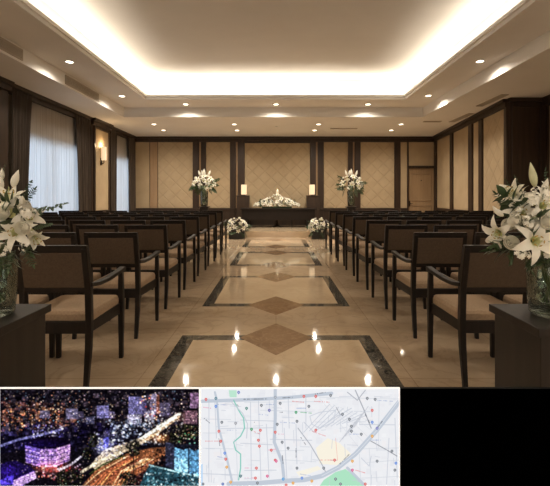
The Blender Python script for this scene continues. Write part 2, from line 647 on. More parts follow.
m.build('door_handle', 'bronze', door)
m = MB()
m.tube([(5.27, YB + .02, 1.80), (5.27, YB - .005, 1.80)], 0.018, 10)
m.build('peephole', 'bronze', door)
m = MB()
m.box(dx0 - .03, dx0, YB - .02, YB + .1, 0, 2.25)
m.box(dx1, dx1 + .03, YB - .02, YB + .1, 0, 2.25)
m.build('door_frame', 'wallwood', door)

# left wall with two windows -----------------------------------------
W1 = (8.22, 10.75)
W2 = (12.65, 14.35)
WZ0, WZ1 = 0.35, 2.5
wl = MB()
for a, b_ in ((YN, W1[0]), (W1[1], W2[0]), (W2[1], YB + .2)):
    wl.box(XL - 0.25, XL, a, b_, 0, H1 + 0.1)
for a, b_ in (W1, W2):
    wl.box(XL - 0.25, XL, a, b_, 0, WZ0)
    wl.box(XL - 0.25, XL, a, b_, WZ1, H1 + 0.1)
wleft = struct('wall_left', wl, 'wall')
for i, (a, b_) in enumerate((W1, W2)):
    f = MB()
    xa, xb = XL - 0.17, XL - 0.10
    f.box(xa, xb, a, a + .06, WZ0, WZ1)
    f.box(xa, xb, b_ - .06, b_, WZ0, WZ1)
    f.box(xa, xb, a, b_, WZ0, WZ0 + .06)
    f.box(xa, xb, a, b_, WZ1 - .06, WZ1)
    f.box(xa, xb, (a + b_) / 2 - .03, (a + b_) / 2 + .03, WZ0, WZ1)
    wn = struct('window_%d' % (i + 1), f, 'white', ('large window behind the near sheer curtain', 'narrow window behind the far sheer curtain')[i])
    bx(XL - .14, XL - .134, a + .05, b_ - .05, WZ0 + .05, WZ1 - .05).build('pane', 'pane', wn)

# pilasters on the left wall
def pilaster(y0, y1, jut, panel):
    pl_ = bx(XL, XL + jut, y0, y1, 0, H1).build('pilaster', 'wallwood', wleft, bevel=0.01)
    if panel:
        m = bx(0, 0.02, 0, y1 - y0 - 0.36, 0, 2.30)
        m.build('wall_panel', 'plainpanel', wleft, loc=(XL + jut, y0 + 0.2, 0.82), bevel=0.006)
        m = MB()
        xa, xb = XL + jut, XL + jut + .035
        m.box(xa, xb, y0 + .12, y0 + .2, .74, 3.18)
        m.box(xa, xb, y1 - .16, y1 - .08, .74, 3.18)
        m.box(xa, xb, y0 + .2, y1 - .16, 3.12, 3.18)
        m.box(xa, xb, y0 + .2, y1 - .16, .74, .82)
        m.build('panel_frame', 'wallwood', wleft, bevel=0.006)
pilaster(11.19, 12.42, 0.14, True)
pilaster(5.0, 7.75, 0.12, False)
# crown moulding of the left wall, breaking out round the pilasters
m = MB()
for a, b_, e in ((YN, 5.0, 0.16), (5.0, 7.75, .24), (7.75, 11.19, .18), (11.19, 12.42, .26), (12.42, YB - .13, .18)):
    m.box(XL, XL + e - .05, a, b_, 3.2, H1)
    m.box(XL, XL + e, a, b_, 3.30, H1)
struct('trim_4', m, 'wallwood', 'dark crown moulding along the window wall', bevel=0.006)
m = MB()
for a, b_ in ((YN, 5.0), (7.75, 8.3), (10.8, 11.19), (12.42, 12.6), (14.4, YB - .12)):
    m.box(XL, XL + .03, a, b_, 0, .85)
struct('trim_5', m, 'wallwood', 'dark wainscot along the window wall')

# right wall: a slanted run of panels, then a deep dark return -------------------
P0, P1 = Vector((5.77, YB)), Vector((5.18, 9.05))
RL = (P1 - P0).length
rang = math.atan2(P1.y - P0.y, P1.x - P0.x)     # local +x runs from the far corner to the viewer
def ulen(d):
    return (YB - d) / (YB - 9.05) * RL
m = MB()
m.box(0, RL, 0, .25, 0, H1)
wr = struct('wall_right', m, 'wallwood', loc=(P0.x, P0.y, 0), rot=(0, 0, rang))
def r_panel(d0, d1, mat, z0=0.82, z1=3.20):
    u0, u1 = ulen(d0), ulen(d1)
    m = bx(-(u1 - u0) / 2, (u1 - u0) / 2, -.03, 0, 0, z1 - z0)
    m.build('wall_panel', mat, wr, loc=((u0 + u1) / 2, 0, z0), bevel=0.01)
def r_post(d0, d1, t=.07):
    bx(ulen(d0), ulen(d1), -t, 0, 0, 3.2).build('wall_post', 'wallwood', wr, bevel=0.006)
r_panel(14.44, 12.97, 'plainpanel')
r_panel(12.69, 11.38, 'plainpanel')
r_panel(11.07, 10.65, 'plainpanel')
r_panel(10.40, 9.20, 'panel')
r_post(14.7, 14.46); r_post(12.95, 12.71); r_post(11.36, 11.09); r_post(10.63, 10.42); r_post(9.18, 9.05)
m = MB()
m.box(.15, RL, -.09, 0, 3.2, H1)
m.box(.15, RL, -.14, 0, 3.31, H1)
m.build('crown_moulding', 'wallwood', wr, bevel=0.006)
bx(.1, RL, -.05, 0, 0.74, .82).build('dado_rail', 'wallwood', wr, bevel=0.006)
# dark return and the wall nearer the viewer
m = MB()
m.box(P1.x + .02, 6.2, 9.05, 9.3, 0, H1)
m.box(5.94, 6.2, YN, 9.05, 0, H1)
wr2 = struct('wall_front_right', m, 'wallwood', 'dark wooden return beside the slanted panels')
m = MB()
m.box(P1.x + .05, 5.94, 8.99, 9.05, 3.2, H1)
m.box(P1.x - .06, 5.94, 8.93, 9.06, 3.30, H1)
m.box(5.82, 5.94, YN, 8.93, 3.2, H1)
m.box(P1.x + .04, P1.x + .16, 9.0, 9.05, 0, 3.2)
m.box(5.82, 5.94, 8.97, 9.05, 0, 3.2)
m.build('return_moulding', 'wallwood', wr2, bevel=0.006)
for a, b_ in ((7.4, 8.82), (5.6, 7.2), (3.8, 5.4)):
    m = bx(-.03, 0, 0, b_ - a, 0, 2.36)
    m.build('wall_panel', 'plainpanel', wr2, loc=(5.94, a, .82), bevel=.01)
# wall behind the viewer
struct('wall_front', bx(-5.5, 6.3, YN - .2, YN, 0, H1), 'wall')


# ------------------------------------------------------------------ curtains
def curtain_mesh(name, y0t, y1t, y0b, y1b, z0, z1, amp, folds, mat, tie=None, x=0.0):
    nu, nz = folds * 8, 16
    rows = []
    for j in range(nz + 1):
        t = j / nz
        z = z1 + (z0 - z1) * t
        a = y0t + (y0b - y0t) * t ** 0.7
        b_ = y1t + (y1b - y1t) * t ** 0.7
        rows.append([(x + amp * (0.6 + 0.4 * t) * (math.sin(2 * PI * folds * i / nu) + 0.35 * math.sin(2 * PI * folds * 0.37 * i / nu + 1.3)), a + (b_ - a) * i / nu, z) for i in range(nu + 1)])
    m = MB()
    m.strip(rows)
    if amp > 0.02:
        back = [[(p[0] + 0.012, p[1], p[2]) for p in r] for r in rows]
        m.strip(back)
    return m
tag(curtain_mesh('s', 8.12, 10.75, 8.15, 10.85, .03, 3.25, .018, 34, 'sheer', x=XL + .055).build('sheer_curtain', 'sheer', smooth=True),
    'wide white sheer curtain glowing with daylight, between the two nearest dark drapes', 'curtain', 'sheer curtains')
tag(curtain_mesh('s', 12.7, 14.5, 12.7, 14.5, .03, 3.25, .018, 22, 'sheer', x=XL + .055).build('sheer_curtain', 'sheer', smooth=True),
    'narrow white sheer curtain glowing with daylight, beyond the wall sconce', 'curtain', 'sheer curtains')
dx = XL + .13
for y0t, y1t, y0b, y1b, lab in ((7.82, 8.47, 7.82, 8.26, 'dark brown drape at the far left edge, left of the wide sheer curtain'),
                                (10.28, 11.12, 10.52, 11.12, 'dark brown drape between the wide sheer curtain and the sconce pilaster'),
                                (12.46, 12.98, 12.46, 12.86, 'dark brown drape just beyond the sconce pilaster, left of the narrow sheer'),
                                (13.95, 14.66, 14.1, 14.66, 'dark brown drape in the far left corner of the hall')):
    tag(curtain_mesh('d', y0t, y1t, y0b, y1b, .02, 3.29, .042, 6, 'drape', x=dx).build('drape', 'drape', smooth=True), lab, 'curtain', 'dark brown drapes')


# ------------------------------------------------------------------ ceiling fixtures
def mesh_downlight():
    r = MB()
    r.lathe([(.062, 0), (.085, 0), (.085, -.008), (.078, -.014), (.062, -.010)], 24, cap=False)
    l = MB()
    l.lathe([(.001, -.004), (.063, -.004), (.063, -.008), (.001, -.008)], 24)
    return r.mesh('trim_ring', 'white', True), l.mesh('lamp', 'lampglow')
RING, LAMP = mesh_downlight()
spot_d = bpy.data.lights.new('downlight_beam', 'SPOT')
spot_d.energy = SPOT_W
spot_d.color = (1.0, 0.89, 0.74)
spot_d.spot_size = math.radians(159)
spot_d.spot_blend = 1.0
spot_d.shadow_soft_size = 0.05
def downlight(x, y, z, label):
    t = thing('downlight', label, 'ceiling light', (x, y, z), 0, 'recessed ceiling downlights')
    put('trim_ring', RING, t)
    put('lamp', LAMP, t)
    s = bpy.data.objects.new('downlight_beam', spot_d)
    COL.objects.link(s)
    s.parent = t
    s.location = (0, 0, -.03)
for x, y, z, lab in (
    (-3.72, 7.35, H2, 'bright round downlight in the left tray border, nearer of the two by the air grilles'),
    (-3.72, 9.85, H2, 'bright round downlight in the left tray border, nearest the far left tray corner'),
    (-2.37, 10.72, H2, 'round downlight in the far tray border, leftmost of its three'),
    (0.0, 10.72, H2, 'round downlight in the far tray border, middle of its three above the altar'),
    (2.42, 10.72, H2, 'round downlight in the far tray border, rightmost of its three'),
    (3.66, 9.80, H2, 'bright round downlight in the right tray border, nearest the far right tray corner'),
    (3.66, 7.32, H2, 'bright round downlight in the right tray border, nearer and higher of the two'),
    (-3.65, 12.2, H1, 'small downlight on the low far ceiling, front one of the leftmost pair'),
    (-3.67, 13.3, H1, 'small downlight on the low far ceiling, rear one of the leftmost pair'),
    (-1.25, 12.2, H1, 'small downlight on the low far ceiling, front one of the pair left of centre'),
    (-1.27, 13.3, H1, 'small downlight on the low far ceiling, rear one of the pair left of centre'),
    (1.27, 12.2, H1, 'small downlight on the low far ceiling, front one of the pair right of centre'),
    (1.26, 13.3, H1, 'small downlight on the low far ceiling, rear one of the pair right of centre'),
    (3.74, 12.2, H1, 'small downlight on the low far ceiling, front one of the rightmost pair'),
    (3.76, 13.3, H1, 'small downlight on the low far ceiling, rear one of the rightmost pair')):
    downlight(x, y, z, lab)
# the rows of downlights go on over and behind the viewer, out of the picture
for y in (4.85, 2.35, -0.15):
    for x in (-3.72, 3.66):
        downlight(x, y, H2, 'round downlight in the %s tray border, above and outside the picture' % ('left' if x < 0 else 'right'))

def grille(name, label, loc, length, height, rot, n, slots_along=True):
    """louvred air grille, lying in local XZ and facing local -Y"""
    t = thing(name, label, 'air vent', loc, 0, 'air vents')
    t.rotation_euler = rot
    L2, h2 = length / 2, height / 2
    bx(-L2 + .015, L2 - .015, -.006, 0, -h2 + .015, h2 - .015).build('backing', 'slot', t)
    m = MB()
    m.box(-L2, L2, -.018, 0, h2 - .02, h2)
    m.box(-L2, L2, -.018, 0, -h2, -h2 + .02)
    m.box(-L2, -L2 + .02, -.018, 0, -h2 + .02, h2 - .02)
    m.box(L2 - .02, L2, -.018, 0, -h2 + .02, h2 - .02)
    m.build('frame', 'grille', t)
    m = MB()
    for k in range(n):
        z = -h2 + .02 + (height - .04) * (k + .5) / n
        m.box(-L2 + .02, L2 - .02, -.015, -.006, z - .006, z + .005)
    m.build('louvre', 'grille', t)
grille('air_grille', 'long louvred air grille on the left ceiling step, cut by the left edge', (-4.14, 5.9, 3.51), 1.5, .18, (0, 0, PI / 2), 7)
grille('air_grille', 'long louvred air grille on the left ceiling step, between the two left downlights', (-4.14, 8.75, 3.51), 1.5, .18, (0, 0, PI / 2), 7)
grille('air_grille', 'long slot vent in the low right ceiling above the quilted end panel', (4.86, 9.2, H1), 1.1, .16, (PI / 2, 0, PI / 2), 5)
grille('air_grille', 'long slot vent in the low right ceiling farther along the slanted wall', (5.08, 11.2, H1), 1.2, .16, (PI / 2, 0, PI / 2), 5)
grille('air_grille', 'short slot vent across the low right ceiling near the tray corner', (4.50, 11.75, H1), .5, .14, (PI / 2, 0, 0), 4)
grille('air_grille', 'slot vent in the low far ceiling right of the altar', (2.15, 12.95, H1), .85, .12, (PI / 2, 0, 0), 4)
m = MB()
m.lathe([(.001, 0), (.05, 0), (.045, -.02), (.02, -.028), (.001, -.028)], 16)
tag(m.build('smoke_detector', 'white', loc=(0.02, 12.6, H1), smooth=True), 'tiny round smoke detector on the low ceiling above the altar', 'smoke detector')


# ------------------------------------------------------------------ wall sconce + altar lamps
t = thing('wall_sconce', 'lit wall sconce with cream shade on the window-wall pilaster', 'wall lamp', (XL + .16, 11.75, 2.2))
m = MB()
m.box(0, .02, -.05, .05, -.08, .12)
m.tube([(.02, 0, -.02), (.06, 0, -.04), (.085, 0, -.02), (.085, 0, .06)], .012, 8)
m.build('bracket', 'bronze', t)
m = MB()
m.lathe([(.07, .06), (.07, .44), (.066, .44), (.066, .06)], 24, (.085, 0, 0), cap=False)
m.build('lamp_shade', 'shade', t, smooth=True)
pl = bpy.data.lights.new('sconce_bulb', 'POINT')
pl.energy = 9
pl.color = (1, .72, .42)
pl.shadow_soft_size = .04
po = bpy.data.objects.new('sconce_bulb', pl)
COL.objects.link(po)
po.parent = t
po.location = (.085, 0, .47)

for sx, side in ((-1, 'left'), (1, 'right')):
    x = -1.16 if sx < 0 else 1.30
    p = thing('lamp_plinth', 'dark wooden plinth under the lit lamp, %s of the altar' % side, 'plinth', (x - sx * .0, 14.42, .18), 0, 'lamp plinths')
    bx(-.22, .22, -.16, .16, 0, 1.04).build('plinth_body', 'wallwood', p, bevel=.006)
    bx(-.235, .235, -.175, .175, 1.04, 1.075).build('plinth_top', 'wallwood', p, bevel=.006)
    l = thing('altar_lamp', 'glowing rectangular shade lamp on the plinth %s of the altar' % side, 'lamp', (x + sx * -.03, 14.40, 1.255), 0, 'altar lamps')
    bx(-.06, .06, -.05, .05, 0, .03).build('lamp_base', 'bronze', l)
    bx(-.095, .095, -.07, .07, .03, .38).build('lamp_shade', 'shade', l, bevel=.012)
    bx(-.085, .085, -.06, .06, .38, .385).build('shade_rim', 'bronze', l)


# ------------------------------------------------------------------ altar table
t = thing('altar_table', 'long dark wooden altar table with deep apron on the platform', 'table', (0.08, 13.9, .18))
TW = 1.28
bx(-TW, TW, -.36, .36, .595, .64).build('table_top', 'wood', t, bevel=.006)
m = MB()
m.box(-TW + .06, TW - .06, -.30, -.27, .25, .595)
m.box(-TW + .06, TW - .06, .27, .30, .35, .595)
m.box(-TW + .06, -TW + .09, -.27, .27, .25, .595)
m.box(TW - .09, TW - .06, -.27, .27, .25, .595)
m.build('apron', 'wood', t, bevel=.004)
for x in (-TW + .1, .45, TW - .1):
    for y in (-.25, .25):
        m = MB()
        m.bar([(x, y, 0, .7), (x, y, .6, 1)], .06)
        m.build('leg', 'wood', t)
m = MB()
m.lathe([(.17, 0), (.165, .02), (.07, .05), (.045, .12), (.04, .4), (.001, .45)], 20, (-.05, 0, 0))
m.build('pedestal_foot', 'bronze', t, smooth=True)
# small framed card under the table end, tan, seen between the legs


# ------------------------------------------------------------------ chairs
ch = thing('armchair', '', 'chair', (0, 0, 0), 0, 'dark wooden armchairs in rows')
RWID, FWID = .450, .505
def mk_rear(s):
    m = MB()
    x = s * (RWID / 2 - .019)
    m.bar([(x, -.285, 0, .72), (x, -.245, .25, .95), (x, -.235, .42, 1), (x, -.245, .62, 1), (x, -.30, .885, .95)], .038, .042)
    return m
def mk_front(s):
    m = MB()
    x = s * (FWID / 2 - .019)
    m.bar([(x, .225, 0, .75), (x, .225, .38, 1), (x, .225, .44, 1), (x, .22, .64, .85)], .038, .042)
    return m
for s in (-1, 1):
    mk_rear(s).build('leg', 'wood', ch, bevel=.005)
    mk_front(s).build('leg', 'wood', ch, bevel=.005)
    m = MB()
    xr, xf = s * (RWID / 2 - .015), s * (FWID / 2 - .019)
    m.bar([(xr, -.255, .648), (xr + s * .004, -.14, .632), ((xr + xf) / 2, .0, .634), (xf, .15, .652), (xf, .26, .664)], .046, .026)
    m.build('armrest', 'wood', ch, bevel=.006)
m = MB()
hb, hf = RWID / 2 - .03, FWID / 2 - .03
def trap(y0, y1, w0, w1, z0, z1):
    return [[(-w0, y0, z), (w0, y0, z), (w1, y1, z), (-w1, y1, z)] for z in (z0, z1)]
m.loft(trap(-.245, -.215, hb, hb, .335, .41))
m.loft(trap(.21, .24, hf, hf, .335, .41))
for s in (-1, 1):
    m.loft([[(s * hb - .012, -.215, z), (s * hb + .012, -.215, z), (s * hf + .012, .21, z), (s * hf - .012, .21, z)] for z in (.335, .41)])
m.build('seat_frame', 'wood', ch, bevel=.003)
m = MB()
rings = []
for z, e in ((.395, .012), (.41, .0), (.45, .0), (.468, .014), (.476, .045)):
    w0, w1 = RWID / 2 - .012 - e, FWID / 2 - .03 - e
    y0, y1 = -.218 + e, .246 - e
    k = .02
    rings.append([(-w0 + k, y0, z), (w0 - k, y0, z), (w0, y0 + k, z), (w1, y1 - k, z), (w1 - k, y1, z), (-w1 + k, y1, z), (-w1, y1 - k, z), (-w0, y0 + k, z)])
m.loft(rings)
m.build('seat', 'seatfab', ch, smooth=False, bevel=.004)
m = MB()
iw = RWID / 2 - .03
def slab(z0, z1, t, w):
    yy = lambda z: -.245 - .055 * max(0, (z - .62)) / .265
    m.loft([[(-w, yy(z) - t, z), (w, yy(z) - t, z), (w, yy(z) + t, z), (-w, yy(z) + t, z)] for z in (z0, z1)])
slab(.852, .902, .017, RWID / 2 - .002)
slab(.598, .635, .015, iw)
m.build('back_frame', 'wood', ch, bevel=.004)
m = MB()
slab(.63, .856, .019, iw)
m.build('backrest', 'backfab', ch, bevel=.006)

ROWS = ['first', 'second', 'third', 'fourth', 'fifth', 'sixth', 'seventh', 'eighth']
SEATS = ['aisle seat', 'second seat from aisle', 'third seat from aisle', 'fourth seat from aisle', 'fifth seat from aisle', 'sixth seat from aisle', 'outermost seat by the wall']
first = True
for side in (-1, 1):
    for r in range(8):
        d = 2.83 + .91 * r
        for s in range(7):
            x = side * (1.388 + .52 * s)
            inner = abs(x) - .26
            if inner * 408 / (d + .26) > 277:
                continue
            o = ch if first else copy_tree(ch)
            first = False
            o.location = (x + random.uniform(-.002, .002), d + random.uniform(-.012, .012), 0)
            o.rotation_euler = (0, 0, random.uniform(-.004, .004))
            o['label'] = 'dark armchair, %s block, %s row %s, %s' % ('left' if side < 0 else 'right', ROWS[r], 'counted from the viewer', SEATS[s])


# ------------------------------------------------------------------ flowers
def bez(p, t):
    a, b_, c_, d_ = p
    u = 1 - t
    return tuple(a[i] * u ** 3 + 3 * b_[i] * u * u * t + 3 * c_[i] * u * t * t + d_[i] * t ** 3 for i in range(2))
def lily_meshes(name, prof, wmax, seg=9, seed=0):
    rnd = random.Random(seed)
    m = MB()
    for k in range(6):
        a = 2 * PI * k / 6 + rnd.uniform(-.07, .07)
        sc = rnd.uniform(.92, 1.08)
        inner = k % 2
        w_ = wmax * (1.15 if inner else .85)
        rows = []
        dz = .002 if inner else -.002
        for i in range(seg + 1):
            t = i / seg
            r, h = bez(prof, t)
            r *= sc
            w = w_ * (math.sin(PI * min(1, (.10 + .90 * t)) ** .85) ** .8 if t < 1 else 0.02) * .5
            w = max(w, .0012)
            ruf = .10 * w * math.sin(i * 2.1 + k)
            row = []
            for q, cup in ((-1, .22), (-.5, .05), (0, -.06), (.5, .05), (1, .22)):
                x = r
                y = q * w
                z = h + cup * w * (1.2 - t * .9) + ruf * abs(q) + dz
                row.append((x * math.cos(a) - y * math.sin(a), x * math.sin(a) + y * math.cos(a), z))
            rows.append(row)
        m.m = 1
        m.strip(rows[:3])
        m.m = 0
        m.strip(rows[2:])
    me = m.mesh(name, ['petal', 'throat'], True)
    s = MB()
    L = prof[3][1] * .3 + prof[2][1] * .75
    for k in range(6):
        a = 2 * PI * (k + .5) / 6
        e = (.022 * math.cos(a), .022 * math.sin(a), L)
        s.m = 0
        s.tube([(0, 0, .005), (.4 * e[0], .4 * e[1], L * .6), e], .0013, 4)
        s.m = 1
        tx, ty = -math.sin(a), math.cos(a)
        s.tube([(e[0] - tx * .007, e[1] - ty * .007, L), (e[0], e[1], L + .002), (e[0] + tx * .007, e[1] + ty * .007, L)], [.0015, .003, .0015], 5)
    s.m = 0
    s.tube([(0, 0, .005), (0, 0, L * 1.12), (.002, 0, L * 1.18)], [.0018, .0018, .0035], 5)
    return me, s.mesh(name + '_stamens', ['throat', 'anther'], True)
OPEN = [lily_meshes('lily_open', ((.005, 0), (.02, .062), (.075, .075), (.108, .030)), .043, seed=i) for i in range(3)]
TRUMP = [lily_meshes('lily_trumpet', ((.005, 0), (.016, .085), (.030, .125), (.072, .132)), .044, seed=i + 9) for i in range(2)]
def bud_mesh(L, r, mats):
    m = MB()
    rings = []
    for i in range(9):
        t = i / 8
        rr = r * (math.sin(PI * (.08 + .9 * t ** .85))) * (1 - .15 * t)
        rings.append([(rr * (1 + .08 * math.cos(3 * 2 * PI * k / 12)) * math.cos(2 * PI * k / 12), rr * (1 + .08 * math.cos(3 * 2 * PI * k / 12)) * math.sin(2 * PI * k / 12), L * t) for k in range(12)])
    m.loft(rings)
    return m.mesh('lily_bud', mats, True)
BUDG = bud_mesh(.125, .019, 'bud')
BUDW = bud_mesh(.10, .020, 'petal')
def rose_mesh():
    m = MB()
    for ring, (n, r0, h0, op) in enumerate(((5, .031, .020, .95), (5, .025, .030, .7), (4, .018, .036, .45), (3, .010, .038, .2))):
        for k in range(n):
            a0 = 2 * PI * k / n + ring * .6
            rows = []
            for i in range(5):
                t = i / 4
                rr = r0 * (.25 + .85 * math.sin(PI * (.06 + .60 * t))) * (1 + .12 * op * t ** 4)
                z = -.014 + (h0 + .014) * t ** 1.1
                span = 2 * PI / n * .62 * (1 - .35 * t ** 4)
                rows.append([(rr * math.cos(a0 + span * q), rr * math.sin(a0 + span * q), z - .004 * abs(q) * t) for q in (-1, -.5, 0, .5, 1)])
            m.strip(rows)
    return m.mesh('rose', 'petal', True)
ROSE = rose_mesh()
def filler_mesh(seed, n=16, R=.04):
    rnd = random.Random(seed)
    m = MB()
    for k in range(n):
        v = Vector((rnd.gauss(0, 1), rnd.gauss(0, 1), abs(rnd.gauss(0, 1)) + .3)).normalized() * R * rnd.uniform(.6, 1.1)
        nrm = v.normalized()
        u = nrm.orthogonal().normalized()
        w = nrm.cross(u)
        m.m = 1
        m.tube([(0, 0, -.02), v], .0009, 4)
        m.m = 0
        for p in range(5):
            a = 2 * PI * p / 5
            dd = (u * math.cos(a) + w * math.sin(a))
            e = (u * -math.sin(a) + w * math.cos(a))
            L = .011
            m.strip([[v - e * .001, v + e * .001], [v + dd * L * .6 - e * L * .36 + nrm * .003, v + dd * L * .6 + e * L * .36 + nrm * .003], [v + dd * L - e * .002, v + dd * L + e * .002]])
    return m.mesh('filler_flower', ['petal', 'stem'], True)
FILL = [filler_mesh(3), filler_mesh(4)]
def leaflet(m, base, d, nrm, L, w):
    d = d.normalized()
    e = d.cross(nrm).normalized()
    n = e.cross(d)
    rows = []
    for i in range(6):
        t = i / 5
        hw = w * math.sin(PI * (.06 + .94 * t) ** .8) * .5 if i < 5 else .0004
        c_ = base + d * (L * t) - n * (L * .18 * t * t)
        rows.append([c_ - e * hw + n * hw * .3, c_, c_ + e * hw + n * hw * .3])
    m.strip(rows)
def sprig_mesh(kind, seed):
    """a stem running up local +Z and drooping towards +X, with leaflets"""
    rnd = random.Random(seed)
    m = MB()
    if kind == 'fern':
        L, n, ll, lw, mat = .20, 11, .062, .016, 'leaf'
    elif kind == 'euc':
        L, n, ll, lw, mat = .22, 8, .034, .017, 'leaf2'
    else:
        L, n, ll, lw, mat = .15, 5, .10, .030, 'leaf'
    bend = .10 if kind == 'euc' else .35
    pts = [Vector((bend * L * (i / 8) ** 2, 0, L * (i / 8))) for i in range(9)]
    m.tube(pts, [.0022 - .0015 * i / 8 for i in range(9)], 5)
    for k in range(n):
        t = .22 + .75 * k / (n - 1)
        i = min(7, int(t * 8))
        p = pts[i].lerp(pts[i + 1], t * 8 - i)
        tan = (pts[i + 1] - pts[i]).normalized()
        for s in (-1, 1):
            a = rnd.uniform(-.5, .5)
            side = Vector((0, s * math.cos(a), 0)) + Vector((math.cos(tan.x), 0, -tan.x)) * math.sin(a)
            leaflet(m, p, tan * .75 + side, Vector((1, 0, .3)), ll * rnd.uniform(.8, 1.15) * (1 - .4 * t), lw)
    leaflet(m, pts[-1], pts[-1] - pts[-2], Vector((1, 0, .3)), ll * .7, lw)
    return m.mesh(kind + '_sprig', mat, True)
FERN = [sprig_mesh('fern', i) for i in range(2)]
EUC = [sprig_mesh('euc', i + 5) for i in range(2)]
BROAD = [sprig_mesh('broad', i + 9) for i in range(2)]

def aim(o, p, axis, roll=0.0, s=1.0):
    q = Vector((0, 0, 1)).rotation_difference(Vector(axis).normalized()) @ Quaternion((0, 0, 1), roll)
    o.rotation_mode = 'QUATERNION'
    o.rotation_quaternion = q
    o.location = p
    o.scale = (s, s, s)
    return o
def lily(parent, p, axis, s=1.0, kind='open', roll=None):
    me, st = random.choice(OPEN if kind == 'open' else TRUMP)
    ax = Vector(axis).normalized()
    # p is the middle of the open face, the base sits behind it
    base = Vector(p) - ax * (.05 if kind == 'open' else .10) * s
    o = aim(put('lily', me, parent), base, axis, random.uniform(0, 6) if roll is None else roll, s)
    put('stamen_cluster', st, o)
    return base
def piece(name, me, parent, p, axis, s=1.0):
    return aim(put(name, me, parent), p, axis, random.uniform(0, 6.28), s)
def sprig(name, me, parent, p, axis, s=1.0, roll=None):
    return aim(put(name, me, parent), p, axis, random.uniform(0, 6.28) if roll is None else roll, s)

def vase(x, y, z, r, h, label):
    t = thing('glass_vase', label, 'vase', (x, y, z), 0, 'clear glass vases')
    m = MB()
    m.lathe([(.001, 0), (r * .80, 0), (r * .88, .012), (r * .95, h * .35), (r, h * .98), (r * .985, h), (r * .96, h * .98),
             (r * .91, h * .35), (r * .83, .03), (.001, .026)], 32)
    m.build('vase_body', 'glass', t, smooth=True)
    m = MB()
    m.lathe([(.001, .034), (r * .74, .036), (r * .83, h * .35), (r * .85, h * .62), (.001, h * .62)], 32)
    m.build('water', 'water', t, smooth=True)
def stems(parent, tips, r, h, n=14, z0=-.9):
    m = MB()
    for k in range(n):
        a = 2 * PI * k / n + random.uniform(-.2, .2)
        rb = r * random.uniform(.2, .72)
        tip = random.choice(tips)
        m.tube([(rb * math.cos(a + 2.6), rb * math.sin(a + 2.6), -h + .04), (r * .3 * math.cos(a), r * .3 * math.sin(a), -h * .35),
                (r * .45 * math.cos(a), r * .45 * math.sin(a), 0.01), tuple(tip)], .0034, 5)
    m.build('stem_bundle', 'stem', parent, smooth=True)

# --- the two big arrangements on the foreground stands
def foreground(sx):
    side = 'left' if sx < 0 else 'right'
    d0 = 1.73
    X = 1.165 if sx > 0 else -1.20
    t = thing('flower_stand', 'dark wooden pedestal in the %s foreground holding a vase of lilies' % side, 'pedestal', (X + (.04 if sx > 0 else -.06), d0, 0), 0, 'foreground pedestals')
    hw = .19
    bx(-hw, hw, -.165, .165, 0, .665).build('pedestal_body', 'standwood', t, bevel=.004)
    bx(-hw - .018, hw + .018, -.183, .183, .665, .70).build('pedestal_top', 'standwood', t, bevel=.004)
    r, h = .092, .225
    vase(X, d0, .701, r, h, 'clear glass vase on the %s foreground pedestal' % side)
    b = thing('lily_bouquet', 'big bouquet of white lilies and greenery in the %s foreground vase' % side, 'flowers', (X, d0, .701 + h), 0, 'lily bouquets')
    return b
def P(b, px, py, d):
    return Vector(((px - 276) * d / 408 - b.location.x, d - b.location.y, 1.2 - (py - 197) * d / 408 - b.location.z))

# right bouquet
b = foreground(1)
tips = []
def L_(px, py, d, ax, s, kind='open', roll=None):
    tips.append(lily(b, P(b, px, py, d), ax, s, kind, roll))
L_(537, 241, 1.52, (-.15, -1, .12), .86, 'open', .2)
L_(497, 234, 1.62, (-.8, -.5, -.35), .70)
L_(512, 194, 1.66, (-.75, -.35, .5), .85, 'trump')
L_(522, 212, 1.60, (-.35, -.8, .3), .70)
L_(545, 205, 1.56, (.1, -.9, .3), .75)
L_(560, 228, 1.6, (.5, -.8, .1), .85)
L_(572, 195, 1.68, (.6, -.5, .5), .9, 'trump')
L_(552, 192, 1.68, (.1, -.4, .9), .75, 'trump')
L_(590, 235, 1.68, (.9, -.3, 0), .85)
L_(560, 200, 1.85, (.3, .7, .5), .9)
L_(520, 205, 1.87, (-.5, .8, .3), .9)
for px, py, d, ax, s, me in ((535, 187, 1.70, (-.25, -.1, 1), .85, BUDG), (543, 193, 1.64, (.1, -.35, 1), .62, BUDW), (503, 216, 1.62, (-.9, -.4, .6), .6, BUDW),
                             (558, 186, 1.74, (.3, -.1, 1), .8, BUDG), (498, 214, 1.6, (-.8, -.4, .9), .45, BUDW)):
    tips.append(P(b, px, py, d))
    piece('lily_bud', me, b, P(b, px, py, d), ax, s)
for px, py, d, s in ((511, 243, 1.57, .8), (513, 222, 1.58, .8), (529, 222, 1.54, .8), (546, 222, 1.52, .85), (507, 225, 1.6, .7), (555, 247, 1.56, 1)):
    piece('rose', ROSE, b, P(b, px, py, d), (random.uniform(-.4, .2), -1, random.uniform(0, .4)), s)
for px, py, d, s in ((520, 256, 1.55, .85), (531, 202, 1.58, 1.0), (524, 224, 1.54, 1.0), (540, 196, 1.58, 1.0), (547, 257, 1.56, .8), (515, 208, 1.62, .9), (551, 214, 1.54, .9)):
    piece('filler_flower', random.choice(FILL), b, P(b, px, py, d), (random.uniform(-.4, .4), -.7, .5), s)
